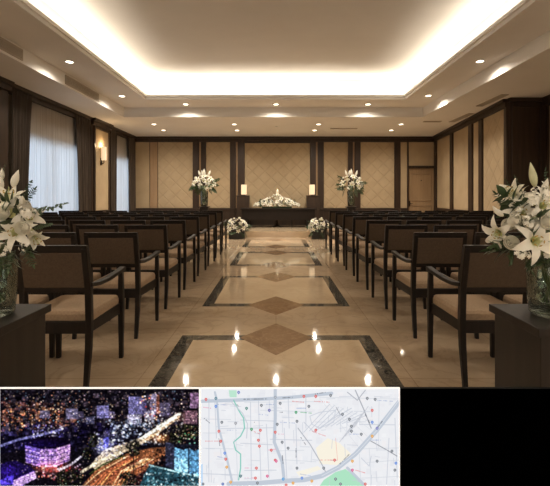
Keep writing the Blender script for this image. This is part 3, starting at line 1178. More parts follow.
for px, py, d, ax, s, me, nm in ((516, 212, 1.66, (-.8, -.4, .4), .55, FERN[0], 'fern_sprig'), (520, 208, 1.62, (-.5, -.7, .5), .55, FERN[1], 'fern_sprig'), (516, 248, 1.60, (-.8, -.4, -.45), .5, FERN[0], 'fern_sprig'),
                                 (526, 254, 1.60, (-.5, -.6, -.45), .5, FERN[1], 'fern_sprig'), (540, 254, 1.60, (.0, -.8, -.4), .45, FERN[0], 'fern_sprig'), (552, 250, 1.6, (.5, -.6, -.3), .6, FERN[1], 'fern_sprig'),
                                 (526, 202, 1.68, (-.3, 0, 1), .5, EUC[0], 'eucalyptus_sprig'), (519, 200, 1.68, (-.5, 0, .9), .45, EUC[1], 'eucalyptus_sprig'), (543, 196, 1.70, (.2, 0, 1), .5, EUC[0], 'eucalyptus_sprig'),
                                 (520, 236, 1.62, (-.9, -.3, .05), .7, BROAD[0], 'leaf_sprig'), (535, 228, 1.62, (-.2, -.9, .1), .9, BROAD[1], 'leaf_sprig'), (528, 218, 1.66, (-.6, -.6, .4), 1.0, BROAD[0], 'leaf_sprig'),
                                 (550, 232, 1.62, (.3, -.9, .0), .9, BROAD[1], 'leaf_sprig'), (518, 246, 1.66, (-.8, -.3, -.35), .75, BROAD[1], 'leaf_sprig'), (548, 256, 1.62, (.1, -.8, -.4), .6, BROAD[0], 'leaf_sprig'), (533, 257, 1.62, (-.3, -.8, -.5), .55, BROAD[1], 'leaf_sprig'),
                                 (560, 215, 1.8, (.3, .8, .4), 1.1, BROAD[0], 'leaf_sprig'), (530, 215, 1.85, (-.4, .8, .3), 1.1, BROAD[1], 'leaf_sprig'), (575, 240, 1.75, (.9, .1, 0), 1.1, FERN[0], 'fern_sprig')):
    sprig(nm, me, b, P(b, px, py, d), ax, s)
stems(b, [t_ * .7 for t_ in tips], .085, .21)

# left bouquet
b = foreground(-1)
tips = []
L_(14, 232, 1.54, (.18, -1, .10), .72, 'open', .5)
L_(30, 217, 1.60, (.55, -.75, .25), .58)
L_(35, 238, 1.60, (.75, -.5, -.6), .66, 'trump')
L_(9, 198, 1.62, (.25, -.45, 1), .85, 'trump')
L_(-8, 210, 1.6, (-.2, -.9, .3), .75)
L_(-14, 240, 1.6, (-.5, -.8, 0), .85)
L_(-35, 215, 1.66, (-.8, -.4, .3), .85)
L_(-9, 199, 1.74, (0, -.2, 1), .7, 'trump')
L_(-10, 215, 1.88, (-.3, .8, .4), .9)
L_(18, 214, 1.86, (.6, .7, .3), .7)
for px, py, d, ax, s, me in ((13, 187, 1.62, (.45, -.2, 1), .75, BUDW), (1, 191, 1.66, (-.1, -.1, 1), .8, BUDW), (2, 180, 1.70, (.0, 0, 1), .5, BUDW), (22, 205, 1.56, (.4, -.6, .6), .55, BUDW)):
    tips.append(P(b, px, py, d))
    piece('lily_bud', me, b, P(b, px, py, d), ax, s)
for px, py, d, s in ((24, 228, 1.53, .8), (3, 214, 1.54, .8), (26, 207, 1.58, .7)):
    piece('rose', ROSE, b, P(b, px, py, d), (random.uniform(-.1, .5), -1, random.uniform(0, .4)), s)
for px, py, d, s in ((20, 203, 1.58, .8), (28, 246, 1.56, .7), (3, 251, 1.54, .8), (27, 214, 1.55, .8)):
    piece('filler_flower', random.choice(FILL), b, P(b, px, py, d), (random.uniform(-.4, .4), -.7, .5), s)
for px, py, d, ax, s, me, nm in ((26, 213, 1.60, (.985, -.1, .13), .78, EUC[0], 'eucalyptus_sprig'), (18, 204, 1.66, (.6, -.2, .7), .5, EUC[1], 'eucalyptus_sprig'), (20, 206, 1.64, (.7, -.3, .6), .42, FERN[0], 'fern_sprig'),
                                 (30, 228, 1.64, (.9, -.3, .1), .55, EUC[1], 'eucalyptus_sprig'), (4, 192, 1.7, (-.1, 0, 1), .5, EUC[0], 'eucalyptus_sprig'),
                                 (22, 245, 1.60, (.6, -.6, -.4), .5, FERN[0], 'fern_sprig'), (10, 247, 1.58, (.3, -.8, -.45), .5, FERN[1], 'fern_sprig'), (-2, 247, 1.58, (-.1, -.8, -.4), .5, FERN[0], 'fern_sprig'),
                                 (20, 238, 1.62, (.8, -.4, -.2), .6, BROAD[0], 'leaf_sprig'), (8, 222, 1.6, (.2, -.9, .2), .9, BROAD[1], 'leaf_sprig'), (16, 216, 1.64, (.5, -.6, .4), .9, BROAD[0], 'leaf_sprig'), (0, 250, 1.60, (.1, -.8, -.5), .6, BROAD[1], 'leaf_sprig'),
                                 (15, 250, 1.6, (.5, -.7, -.5), .6, BROAD[1], 'leaf_sprig'), (-20, 225, 1.65, (-.7, -.6, .2), 1, BROAD[0], 'leaf_sprig'), (5, 215, 1.85, (.2, .9, .3), 1.1, BROAD[0], 'leaf_sprig'), (-25, 240, 1.8, (-.9, .2, 0), 1.1, FERN[1], 'fern_sprig')):
    sprig(nm, me, b, P(b, px, py, d), ax, s)
stems(b, [t_ * .7 for t_ in tips], .085, .21)

# --- tall arrangements by the far wall, on slim dark stands
def far_bouquet(b, W_, Hh, n_l, n_r, n_f, n_leaf, zc, ls, spikes=True, flat=False):
    """dome of flowers about local (0, 0, zc), half width W_, half height Hh"""
    golden = PI * (3 - 5 ** .5)
    total = n_l + n_r + n_f
    order = ['l'] * n_l + ['r'] * n_r + ['f'] * n_f
    random.shuffle(order)
    for k, kind in enumerate(order):
        zz = 1 - (k + .5) / total * (1.0 if flat else 1.55)
        rr = math.sqrt(max(0, 1 - zz * zz))
        a = golden * k
        dep = .42 if flat else 1.0
        n = Vector((rr * math.cos(a), rr * math.sin(a), zz))
        p = Vector((n.x * W_, n.y * W_ * dep, zc + n.z * Hh))
        if flat:
            p.z = zc + Hh * (max(0, 1 - abs(n.x)) ** .8) * (1 - .95 * n.y * n.y) + random.uniform(0, .03)
        ax = n + Vector((0, -.45, .1))
        if kind == 'l':
            lily(b, p, ax, ls * random.uniform(.85, 1.1), 'open')
        elif kind == 'r':
            piece('rose', ROSE, b, p, ax, ls * 1.25 * random.uniform(.85, 1.15))
        else:
            piece('filler_flower', random.choice(FILL), b, p * .98, ax, ls * 1.1)
    for k in range(n_leaf):
        a = 2 * PI * k / n_leaf + random.uniform(-.2, .2)
        zz = random.uniform(-.75, .45) if not flat else random.uniform(0, .5)
        rr = math.sqrt(1 - zz * zz)
        n = Vector((rr * math.cos(a), rr * math.sin(a), zz))
        p = Vector((n.x * W_ * .72, n.y * W_ * .72 * (.42 if flat else 1), zc + n.z * Hh * .7))
        me, nm = random.choice(((FERN[0], 'fern_sprig'), (BROAD[0], 'leaf_sprig'), (BROAD[1], 'leaf_sprig')))
        sprig(nm, me, b, p, n + Vector((0, -.2, .35 if flat else -.1)), ls * (1.0 if flat else 1.25))
    if spikes:
        for px, ax, s in ((0.0, (0, 0, 1), 1.5), (-.13, (-.35, 0, 1), 1.2), (.14, (.35, 0, 1), 1.2), (-.05, (-.1, -.2, 1), 1.2)):
            piece('lily_bud', BUDW, b, Vector((px, 0, zc + Hh * .95)), ax, s * 1.6)
for X, side in ((-2.36, 'left'), (2.47, 'right')):
    d = 13.4
    t = thing('plant_stand', 'slim dark stand under the tall vase, %s of the altar' % side, 'stand', (X, d, .18), 0, 'tall vase stands')
    bx(-.17, .17, -.17, .17, 0, .03).build('stand_base', 'wood', t, bevel=.004)
    bx(-.12, .12, -.12, .12, .03, .675).build('stand_column', 'wood', t, bevel=.004)
    bx(-.17, .17, -.17, .17, .675, .71).build('stand_top', 'wood', t, bevel=.004)
    vase(X, d, .892, .13, .50, 'tall clear glass vase on the stand %s of the altar' % side)
    b = thing('lily_bouquet', 'tall round bouquet of white lilies standing %s of the altar' % side, 'flowers', (X, d, 1.392), 0, 'lily bouquets')
    far_bouquet(b, .35, .27, 17, 3, 0, 26, .25, 1.12)
    stems(b, [Vector((random.uniform(-.1, .1), random.uniform(-.1, .1), .2)) for _ in range(6)], .11, .47)

# --- low planters at the platform step
for X, side in ((-1.125, 'left'), (1.245, 'right')):
    d = 11.78
    t = thing('planter', 'low black square planter on the floor, %s of the platform step' % side, 'planter', (X, d, 0), 0, 'black planters')
    m = MB()
    for q in ((-.22, .22, -.15, -.13), (-.22, .22, .13, .15), (-.22, -.2, -.13, .13), (.2, .22, -.13, .13)):
        m.box(*q, 0, .28)
    m.box(-.2, .2, -.13, .13, 0, .02)
    m.build('planter_box', 'planter', t, bevel=.004)
    bx(-.2, .2, -.13, .13, .02, .265).build('moss_filling', 'soil', t)
    b = thing('flower_mound', 'mound of white flowers and leaves in the low planter %s of the step' % side, 'flowers', (X, d, .27), 0, 'low flower mounds')
    far_bouquet(b, .29, .25, 15, 7, 4, 22, .07, .85, spikes=False)

# --- flowers and candle on the altar
b = thing('altar_flowers', 'wide low spray of white flowers on the altar table', 'flowers', (0.03, 13.86, .822))
far_bouquet(b, .78, .40, 52, 26, 10, 46, .06, .80, spikes=False, flat=True)
m = MB()
m.box(-.5, .5, -.12, .12, 0, .05)
m.build('foam_tray', 'soil', b)
c_ = thing('altar_candle', 'white pillar candle rising from the altar flowers', 'candle', (0.05, 13.86, .875))
m = MB()
m.lathe([(.001, 0), (.042, 0), (.042, .54), (.036, .552), (.001, .545)], 20)
m.build('wax_pillar', 'wax', c_, smooth=True)
m = MB()
m.lathe([(.001, .547), (.008, .56), (.006, .58), (.001, .60)], 10)
m.build('flame', 'flame', c_, smooth=True)


# ------------------------------------------------------------------ three added panels carrying an inset picture strip, no part of the hall
K = 3                                   # raster cells per unit of inset picture
class Raster:
    def __init__(s, w, h, bg):
        s.w, s.h = w, h
        s.a = np.zeros((h * K, w * K, 3))
        s.a[:] = bg
        s.yy, s.xx = np.mgrid[0:h * K, 0:w * K]
        s.xx = (s.xx + .5) / K
        s.yy = (s.yy + .5) / K

    def poly(s, pts, col, al=1.0):
        x, y = s.xx, s.yy
        ins = np.zeros(x.shape, bool)
        n = len(pts)
        for i in range(n):
            x0, y0 = pts[i]
            x1, y1 = pts[(i + 1) % n]
            if y0 == y1:
                continue
            c1 = (y0 <= y) != (y1 <= y)
            ins ^= c1 & (x < (x1 - x0) * (y - y0) / (y1 - y0) + x0)
        s.a[ins] = s.a[ins] * (1 - al) + np.array(col) * al

    def line(s, pts, w, col, al=1.0, taper=None):
        best = np.full(s.xx.shape, 1e9)
        for i in range(len(pts) - 1):
            x0, y0 = pts[i]
            x1, y1 = pts[i + 1]
            dx_, dy_ = x1 - x0, y1 - y0
            t_ = np.clip(((s.xx - x0) * dx_ + (s.yy - y0) * dy_) / (dx_ * dx_ + dy_ * dy_ + 1e-9), 0, 1)
            best = np.minimum(best, np.hypot(s.xx - x0 - t_ * dx_, s.yy - y0 - t_ * dy_))
        k = np.clip((w / 2 - best) * K + .5, 0, 1)[..., None] * al
        s.a = s.a * (1 - k) + np.array(col) * k

    def dot(s, x, y, r, col, al=1.0, soft=False):
        d_ = np.hypot(s.xx - x, s.yy - y)
        k = (np.exp(-(d_ / r) ** 2) if soft else np.clip((r - d_) * K + .5, 0, 1))[..., None] * al
        s.a = s.a * (1 - k) + np.array(col) * k

    def glow(s, x, y, rx, ry, col, al):
        k = np.exp(-((s.xx - x) / rx) ** 2 - ((s.yy - y) / ry) ** 2)[..., None] * al
        s.a = s.a + np.array(col) * k

    def rects(s, rnd, n, box, sizes, cols, al=(.5, 1), vary=(.6, 1.1)):
        x0, x1, y0, y1 = box
        for _ in range(n):
            x, y = rnd.uniform(x0, x1), rnd.uniform(y0, y1)
            w, h = rnd.uniform(*sizes), rnd.uniform(*sizes) * .8
            c1 = np.array(rnd.choice(cols)) * rnd.uniform(*vary)
            i0, i1 = int(max(0, y * K)), int(min(s.h * K, (y + h) * K + 1))
            j0, j1 = int(max(0, x * K)), int(min(s.w * K, (x + w) * K + 1))
            if i1 > i0 and j1 > j0:
                k = rnd.uniform(*al)
                s.a[i0:i1, j0:j1] = s.a[i0:i1, j0:j1] * (1 - k) + c1 * k


def city_picture():
    rnd = random.Random(11)
    R_ = Raster(200, 98, (14, 11, 18))
    A = R_
    # distant town: rows of dim roofs and lights
    A.rects(rnd, 500, (0, 200, 1, 40), (1.5, 6), [(30, 26, 38), (44, 36, 50), (12, 10, 16), (60, 48, 60), (22, 16, 20), (8, 7, 10)])
    A.rects(rnd, 260, (0, 75, 12, 42), (1, 4.5), [(120, 60, 50), (90, 50, 50), (150, 90, 60), (24, 14, 14), (10, 8, 8), (60, 36, 40), (170, 110, 70)], (.35, .85))
    A.rects(rnd, 700, (0, 200, 2, 44), (.4, 1.1), [(190, 160, 150), (150, 120, 140), (230, 190, 140), (200, 120, 90), (110, 110, 130), (90, 130, 160)], (.4, 1))
    A.rects(rnd, 220, (0, 60, 20, 48), (.5, 1.5), [(255, 170, 90), (255, 120, 60), (240, 210, 170), (200, 90, 60)], (.5, 1))
    # middle dark roofs and trees
    A.poly([(0, 44), (90, 36), (128, 44), (110, 62), (60, 56), (0, 66)], (10, 8, 22), .75)
    A.rects(rnd, 240, (0, 120, 34, 62), (1, 5), [(16, 12, 40), (30, 22, 70), (50, 44, 90), (10, 8, 14), (70, 60, 90)], (.4, .9))
    A.line([(0, 58), (20, 51), (44, 46), (62, 41)], 2.4, (120, 120, 190), .7)
    A.rects(rnd, 80, (30, 64, 36, 50), (.6, 2), [(170, 170, 210), (90, 80, 190), (220, 210, 220), (110, 100, 160)], (.5, 1))
    # pale blocks of flats
    for x0, x1, y0, y1, c1 in ((66, 78, 20, 31, (98, 92, 128)), (78, 84, 23, 31, (60, 52, 80)), (97, 109, 17, 30, (110, 104, 170)), (109, 115, 23, 30, (90, 80, 120)), (129, 143, 8, 26, (104, 98, 160)), (143, 147, 10, 28, (70, 62, 110)), (128, 142, 26, 36, (150, 146, 176)), (147, 151, 5, 27, (40, 34, 52)), (151, 157, 5, 26, (120, 108, 140)), (157, 160, 6, 26, (150, 80, 60)), (145, 155, 23, 32, (150, 140, 170)), (160, 171, 14, 28, (84, 74, 104)), (191, 200, 4, 20, (130, 90, 130)), (184, 198, 22, 36, (120, 80, 96)), (176, 186, 24, 33, (70, 44, 44)), (40, 50, 22, 30, (90, 84, 120)), (86, 95, 28, 36, (60, 60, 90))):
        A.poly([(x0, y0), (x1, y0), (x1, y1), (x0, y1)], c1, .78)
        A.poly([(x0, y0), (x1, y0), (x1, y0 + .8), (x0, y0 + .8)], tuple(v * .35 for v in c1), .8)
        for yy in np.arange(y0 + 2, y1 - 1, 2.1):
            A.line([(x0 + .6, yy), (x1 - .4, yy)], .5, tuple(v * .6 for v in c1), .7)
        A.rects(rnd, 5, (x0, x1 - 1, y0 + 1, y1 - 1), (.4, 1), [(255, 230, 200), (230, 200, 220), (20, 16, 30)], (.6, 1))
    A.rects(rnd, 30, (140, 160, 6, 30), (.6, 1.6), [(230, 60, 50), (250, 170, 110), (220, 220, 250)], (.6, 1))
    # bright street running into the distance
    A.rects(rnd, 300, (108, 160, 30, 56), (.7, 2.6), [(190, 200, 225), (150, 160, 190), (230, 235, 240), (80, 90, 130), (20, 20, 32), (40, 60, 90)], (.4, .95))
    A.poly([(90, 78), (104, 62), (140, 50), (176, 26), (182, 24), (180, 30), (150, 52), (122, 66), (100, 84)], (190, 165, 130), .75)
    A.line([(143, 50), (160, 39), (180, 26)], 3.2, (250, 244, 220), .9)
    A.line([(146, 52), (166, 38), (181, 28)], 1.0, (200, 140, 100), .6)
    A.rects(rnd, 130, (140, 184, 24, 54), (.4, 1.4), [(255, 240, 210), (255, 190, 120), (255, 255, 255), (60, 30, 30)], (.3, .8))
    A.glow(104, 58, 7, 7, (120, 130, 190), .9)
    A.rects(rnd, 140, (94, 124, 44, 72), (.6, 2), [(200, 205, 225), (240, 240, 235), (120, 110, 170), (40, 40, 60), (60, 50, 90), (235, 220, 180)], (.4, .95))
    A.poly([(104, 50), (109, 48), (109, 58), (104, 60)], (70, 70, 200), .8)
    # orange boulevard in the foreground
    A.poly([(82, 98), (96, 82), (126, 66), (150, 60), (176, 58), (160, 72), (140, 86), (126, 98)], (120, 66, 36), .95)
    for k in range(12):
        o = k * 2.6
        A.line([(84 + o * 1.6, 98), (100 + o * 1.2, 84 - o * .05), (128 + o, 68 + o * .12)], .9, rnd.choice([(240, 160, 80), (255, 210, 150), (200, 90, 50), (90, 40, 30), (180, 120, 70)]), .8)
    A.line([(90, 86), (104, 76), (124, 68)], 1.4, (40, 52, 20), .9)
    A.line([(82, 84), (100, 73), (120, 65)], 3, (225, 205, 165), .7)
    A.glow(160, 50, 9, 4, (150, 80, 20), .8)
    A.glow(126, 88, 16, 6, (90, 30, 14), .5)
    A.rects(rnd, 110, (126, 160, 72, 98), (.6, 2.4), [(120, 44, 34), (60, 20, 18), (190, 110, 80), (30, 12, 10), (220, 180, 150)], (.4, .9))
    # violet-lit hexagonal building
    A.poly([(26, 56), (40, 50), (56, 49), (70, 54), (70, 64), (56, 71), (40, 70), (26, 62)], (120, 96, 180), .0)
    A.poly([(25, 57), (40, 60.5), (56, 60), (70.5, 55), (70, 72), (56, 79), (38, 79), (26, 74)], (88, 66, 150), 1)
    A.poly([(40, 60.5), (56, 60), (56, 79), (39, 79)], (140, 100, 165), .9)
    A.poly([(56, 60), (70.5, 55), (70, 71), (56, 78)], (170, 120, 170), .9)
    A.poly([(24, 56), (34, 50.5), (52, 48), (70, 52), (71, 55.5), (56, 60.5), (40, 61)], (12, 6, 18), 1)
    for q in (0, 4.4, 8.8, 13):
        A.line([(25.5, 60 + q), (40, 64 + q), (56, 63.5 + q), (70.5, 58 + q)], .8, (60, 30, 90), .85)
        A.line([(25.5, 61.2 + q), (40, 65.2 + q), (56, 64.7 + q), (70.5, 59.2 + q)], .6, (225, 180, 225), .6)
    for x in range(28, 70, 4):
        A.line([(x, 60), (x, 76)], .5, (60, 34, 100), .7)
    A.rects(rnd, 70, (26, 70, 60, 78), (.5, 1.6), [(200, 150, 220), (90, 60, 200), (60, 30, 130), (240, 190, 210)], (.4, .9))
    A.glow(52, 80, 16, 5, (190, 70, 50), .75)
    A.rects(rnd, 130, (36, 80, 76, 92), (.5, 2.2), [(255, 230, 210), (250, 120, 90), (210, 50, 50), (120, 20, 30), (30, 10, 16), (230, 190, 230)], (.4, .95))
    A.line([(60, 82), (72, 76), (82, 68)], 2.2, (210, 200, 220), .7)
    # lower left purple roofs
    A.poly([(0, 76), (14, 72), (30, 78), (36, 84), (10, 98), (0, 98)], (20, 10, 56), .95)
    A.poly([(14, 92), (34, 83), (37, 90), (22, 98), (12, 98)], (150, 110, 200), .9)
    A.poly([(0, 92), (14, 86), (13, 96), (2, 98), (0, 98)], (60, 40, 190), .9)
    for q in range(4):
        A.line([(14, 93 + q * 2), (36, 84 + q * 2)], .6, (240, 190, 190), .7)
    A.glow(8, 84, 10, 6, (20, 4, 90), .6)
    A.glow(40, 56, 20, 4, (10, 4, 70), .5)
    # dark trees with lights in them
    for cx, cy, rx, ry in ((70, 90, 15, 9), (134, 60, 8, 8), (128, 92, 9, 8), (186, 44, 16, 8), (92, 52, 6, 7), (178, 50, 9, 6), (88, 66, 6, 6)):
        for _ in range(int(rx * ry * 1.6)):
            a, q = rnd.uniform(0, 6.28), math.sqrt(rnd.random())
            A.dot(cx + rx * q * math.cos(a), cy + ry * q * math.sin(a), rnd.uniform(.5, 1.4), rnd.choice([(8, 8, 8), (18, 20, 12), (40, 38, 22), (14, 10, 20)]), .85)
        for _ in range(int(rx * 1.2)):
            a, q = rnd.uniform(0, 6.28), math.sqrt(rnd.random())
            A.dot(cx + rx * q * math.cos(a), cy + ry * q * math.sin(a), .5, rnd.choice([(150, 140, 90), (230, 210, 150), (120, 160, 120), (200, 120, 90)]), .8)
    A.line([(134, 66), (134, 90)], 1.0, (26, 18, 14), .9)
    A.rects(rnd, 26, (176, 196, 44, 56), (.5, 1.4), [(120, 220, 190), (90, 200, 120), (255, 230, 200), (250, 140, 60)], (.6, 1))
    # glass front at lower right, teal forecourt
    A.poly([(150, 76), (176, 82), (200, 88), (200, 98), (140, 98)], (26, 58, 70), .95)
    A.poly([(166, 54), (175, 56), (175, 82), (166, 78)], (36, 38, 58), .95)
    A.poly([(175, 59), (184, 62), (189, 60), (189, 86), (175, 82)], (74, 130, 168), 1)
    A.poly([(190, 60), (195, 63), (200, 61), (200, 88), (190, 86)], (62, 118, 160), 1)
    A.poly([(175, 70), (189, 73), (189, 86), (175, 82)], (130, 190, 220), .5)
    A.poly([(174, 55), (200, 57), (200, 60), (184, 61)], (20, 22, 34), .9)
    A.line([(189.5, 60), (189.5, 86)], 1.2, (16, 24, 40), 1)
    A.line([(150, 77), (174, 83), (200, 89)], 1.4, (170, 220, 225), .8)
    A.rects(rnd, 120, (144, 198, 84, 98), (.7, 2.6), [(20, 34, 44), (120, 190, 200), (40, 90, 110), (200, 230, 235), (14, 20, 28)], (.4, .9))
    A.rects(rnd, 30, (154, 166, 60, 76), (.8, 3), [(16, 10, 12), (60, 30, 24), (10, 8, 10)], (.5, .95))
    A.poly([(0, 0), (200, 0), (200, 1.6), (0, 1.6)], (26, 24, 26), .8)
    g = np.random.default_rng(3)
    def grain(n, sig):
        q = np.exp(g.normal(0, sig, (98 * K // n + 1, 200 * K // n + 1)))
        return np.kron(q, np.ones((n, n)))[:98 * K, :200 * K, None]
    a = A.a
    grey = a.mean(2, keepdims=True)
    a = (grey + (a - grey) * .78) * grain(2, .14) * grain(4, .30) * .95
    k = (g.random((98 * K // 3 + 1, 200 * K // 3 + 1)) < .010).astype(float)
    k = np.kron(k, np.ones((3, 3)))[:98 * K, :200 * K, None]
    a = a * (1 - .5 * k) + k * .5 * np.array((235, 205, 190))
    for _ in range(2):
        a = (a + np.roll(a, 1, 0) + np.roll(a, -1, 0)) / 3
        a = (a + np.roll(a, 1, 1) + np.roll(a, -1, 1)) / 3
    return np.clip((a - 12) * 1.38 + 10, 0, 255)


def map_picture():
    rnd = random.Random(5)
    A = Raster(200, 98, (241, 242, 246))
    road, major, street = (205, 210, 221), (196, 205, 218), (220, 224, 231)
    A.rects(rnd, 420, (0, 200, 2, 96), (2, 7), [(234, 236, 242), (247, 248, 251), (238, 238, 243), (246, 243, 245)], (.3, .8), (.985, 1.01))
    # parks and pale yellow blocks
    A.poly([(124, 92), (136, 84), (146, 81), (162, 93), (166, 98), (120, 98)], (178, 232, 200), 1)
    A.poly([(28, 2), (36, 2), (36, 9), (29, 9)], (186, 232, 208), .9)
    A.poly([(116, 60), (128, 50), (140, 55), (152, 66), (138, 77), (120, 76)], (253, 246, 228), .95)
    A.poly([(96, 84), (118, 78), (122, 81), (100, 89)], (253, 247, 230), .9)
    A.poly([(0, 76), (1.6, 76), (1.6, 98), (0, 98)], (190, 220, 250), 1)
    # minor streets
    for y, x0, x1 in ((14, 44, 118), (22, 60, 112), (32, 40, 74), (40, 20, 74), (52, 70, 112), (64, 72, 104), (72, 84, 116), (44, 2, 24), (60, 2, 36), (86, 2, 42), (30, 2, 30), (56, 40, 72), (82, 44, 76), (60, 160, 200), (74, 168, 200), (90, 162, 200), (10, 120, 200), (36, 160, 196)):
        A.line([(x0, y + rnd.uniform(-1, 1)), (x1, y + rnd.uniform(-2, 2))], .8, street if rnd.random() < .4 else road, .9)
    for x, y0, y1 in ((8, 10, 94), (14, 14, 50), (34, 14, 92), (50, 14, 92), (58, 12, 92), (66, 36, 90), (88, 8, 40), (84, 40, 92), (96, 36, 76), (106, 6, 40), (180, 12, 60), (190, 50, 96), (170, 60, 96), (160, 66, 96), (196, 30, 90)):
        A.line([(x, y0), (x + rnd.uniform(-3, 3), y1)], .8, road if rnd.random() < .7 else street, .9)
    for k in range(9):
        A.line([(104 + k * 5.5, 44 - k * 1.2), (130 + k * 4.6, 16 + k * 1.4)], .8, road, .9)
    for k in range(6):
        A.line([(140 + k * 3, 54 - k * 3), (152 + k * 3.4, 38 - k * 4)], .7, (190, 194, 204), .7)
    for k in range(5):
        A.line([(120 + k * 7, 10 + k * 3), (160 + k * 4, 60 - k * 6)], .6, street, .7)
    A.line([(98, 40), (110, 56), (122, 76), (126, 84)], 1.0, (176, 180, 190), .9)
    A.line([(104, 34), (114, 44), (134, 30), (152, 20)], .9, road, .9)
    A.line([(110, 28), (120, 24), (136, 22), (134, 34), (120, 40), (112, 36), (110, 28)], .8, road, .9)
    A.line([(156, 2), (164, 20), (172, 40)], 1.1, (168, 172, 182), .9)
    A.line([(148, 4), (158, 12), (166, 2)], .9, (176, 180, 190), .9)
    A.line([(170, 52), (188, 62), (198, 68)], .9, (150, 152, 160), .9)
    A.line([(162, 70), (170, 78), (172, 68)], .8, road, .9)
    # main roads
    A.line([(0, 13), (30, 12), (60, 11), (92, 9), (132, 5)], 3.4, major, .95)
    A.line([(14, 4), (16, 12), (18, 40), (26, 70), (32, 96)], 2.2, major, .9)
    A.line([(75, 2), (75, 30), (74, 54), (82, 74), (84, 92)], 3.2, major, .95)
    A.line([(28, 96), (60, 95), (84, 93), (104, 92), (122, 88), (138, 80), (156, 66), (176, 44), (200, 14)], 4.6, major, .95)
    A.line([(122, 88), (140, 78.5), (158, 64), (178, 42), (200, 12)], .6, (232, 236, 242), .9)
    A.line([(148, 80), (160, 92), (166, 98)], 3.0, major, .9)
    # green river
    A.line([(33, 12), (38, 22), (43, 30), (44, 40), (40, 48), (33, 54), (35, 62), (40, 66), (40, 80), (38, 92)], 1.2, (134, 205, 190), .95)
    A.line([(31, 14), (42, 25), (47, 36), (46, 50)], 1.0, (206, 210, 220), .9)
    for k in range(70):
        x, y = rnd.uniform(2, 196), rnd.uniform(8, 94)
        L_ = rnd.uniform(4, 14)
        if rnd.random() < .5:
            A.line([(x, y), (x + L_, y + rnd.uniform(-1, 1))], .6, road, .8)
        else:
            A.line([(x, y), (x + rnd.uniform(-1, 1), y + L_)], .6, road, .8)
    # street lettering, too small to read
    def words(x0, y0, x1, y1, col, w=.8, al=.75):
        L = math.hypot(x1 - x0, y1 - y0)
        n = int(L / 1.1)
        for i in range(n):
            if rnd.random() < .2:
                continue
            t_ = (i + .5) / n
            x, y = x0 + (x1 - x0) * t_, y0 + (y1 - y0) * t_
            A.dot(x, y, rnd.uniform(.35, .6), col, al)
    dark = (90, 92, 102)
    for q in ((43, 11, 68, 10.6), (82, 9.6, 94, 9), (114, 6, 126, 4), (36, 16, 40, 20), (3, 30, 9, 35), (100, 48, 106, 57), (166, 26, 171, 36), (136, 18, 141, 27), (140, 76, 150, 66), (178, 40, 184, 32), (82, 66, 83, 76), (96, 60, 96, 70), (18, 50, 19, 58), (52, 34, 56, 34), (78, 24, 84, 24)):
        words(*q, dark, .8, .7)
    red, pink = (228, 96, 96), (232, 110, 150)
    for q in ((2, 19, 10, 20), (3, 53, 18, 53), (50, 42, 60, 46), (92, 13, 104, 14), (114, 13, 130, 14), (78, 46, 84, 46), (112, 43, 126, 48), (44, 80, 56, 80), (44, 90, 54, 90), (68, 62, 76, 61), (120, 72, 138, 72), (156, 82, 166, 85)):
        words(*q, red if rnd.random() < .7 else pink, .7, .5)
    for q in ((100, 24, 112, 25),):
        words(*q, (60, 160, 90), .7, .6)
    for q in ((16, 16, 28, 17), (58, 26, 68, 27), (100, 86, 112, 88), (14, 68, 24, 70), (178, 12, 194, 13), (96, 20, 106, 20), (80, 34, 96, 35), (66, 16, 74, 16), (150, 46, 160, 46), (172, 52, 182, 52), (26, 42, 36, 42)):
        words(*q, (130, 150, 200), .7, .5)
    A.line([(136, 50), (138, 72)], .4, (240, 150, 140), .7)
    # place pins
    def pin(x, y, col, r=1.4):
        col = tuple(v * .88 + 26 for v in col)
        A.poly([(x - .9, y + .6), (x + .9, y + .6), (x, y + 2.5)], col, 1)
        A.dot(x, y, r, col)
        A.dot(x, y, .5, (250, 250, 250), .8)
    g, rd, bl, orr, gr, pk = (104, 110, 120), (226, 80, 76), (80, 130, 225), (240, 160, 50), (40, 150, 90), (226, 70, 130)
    for x, y, c1 in ((5, 11, rd), (15, 10, (70, 120, 140)), (15, 18, bl), (38, 4, (90, 110, 190)), (46, 20, (70, 130, 120)), (61, 17, g), (69, 22, (90, 90, 170)), (21, 34, g), (35, 35, (150, 150, 160)), (18, 43, rd), (51, 41, gr), (60, 42, rd), (20, 53, rd), (24, 65, bl), (25, 71, rd), (26, 79, orr), (30, 94, orr), (58, 52, rd), (59, 58, rd), (71, 62, rd), (56, 80, rd), (55, 90, rd), (40, 88, (70, 110, 120)), (67, 88, pk), (57, 95, g), (75, 9, (150, 160, 175)), (104, 8, rd), (116, 8, rd), (131, 7, g), (80, 15, g), (109, 18, g), (96, 24, gr), (97, 33, g), (77, 36, g), (75, 44, rd), (116, 42, rd), (82, 54, g), (88, 60, g), (75, 72, rd), (76, 73, pk), (97, 80, g), (124, 80, g), (135, 72, rd), (83, 91, (60, 150, 220)), (102, 90, bl), (112, 93, orr), (93, 95, orr), (86, 97, rd), (168, 10, g), (176, 11, g), (173, 22, rd), (143, 26, g), (150, 31, g), (152, 38, g), (152, 43, g), (162, 46, g), (173, 34, bl), (178, 40, (110, 110, 190)), (173, 48, orr), (193, 63, g), (178, 73, g), (153, 73, orr), (153, 82, pk), (166, 96, rd), (197, 75, bl), (196, 82, g), (136, 91, g), (141, 96, g), (2, 96, g), (22, 96, (70, 100, 180))):
        pin(x, y, c1)
    A.a = A.a * .985
    return np.clip(A.a, 0, 255)


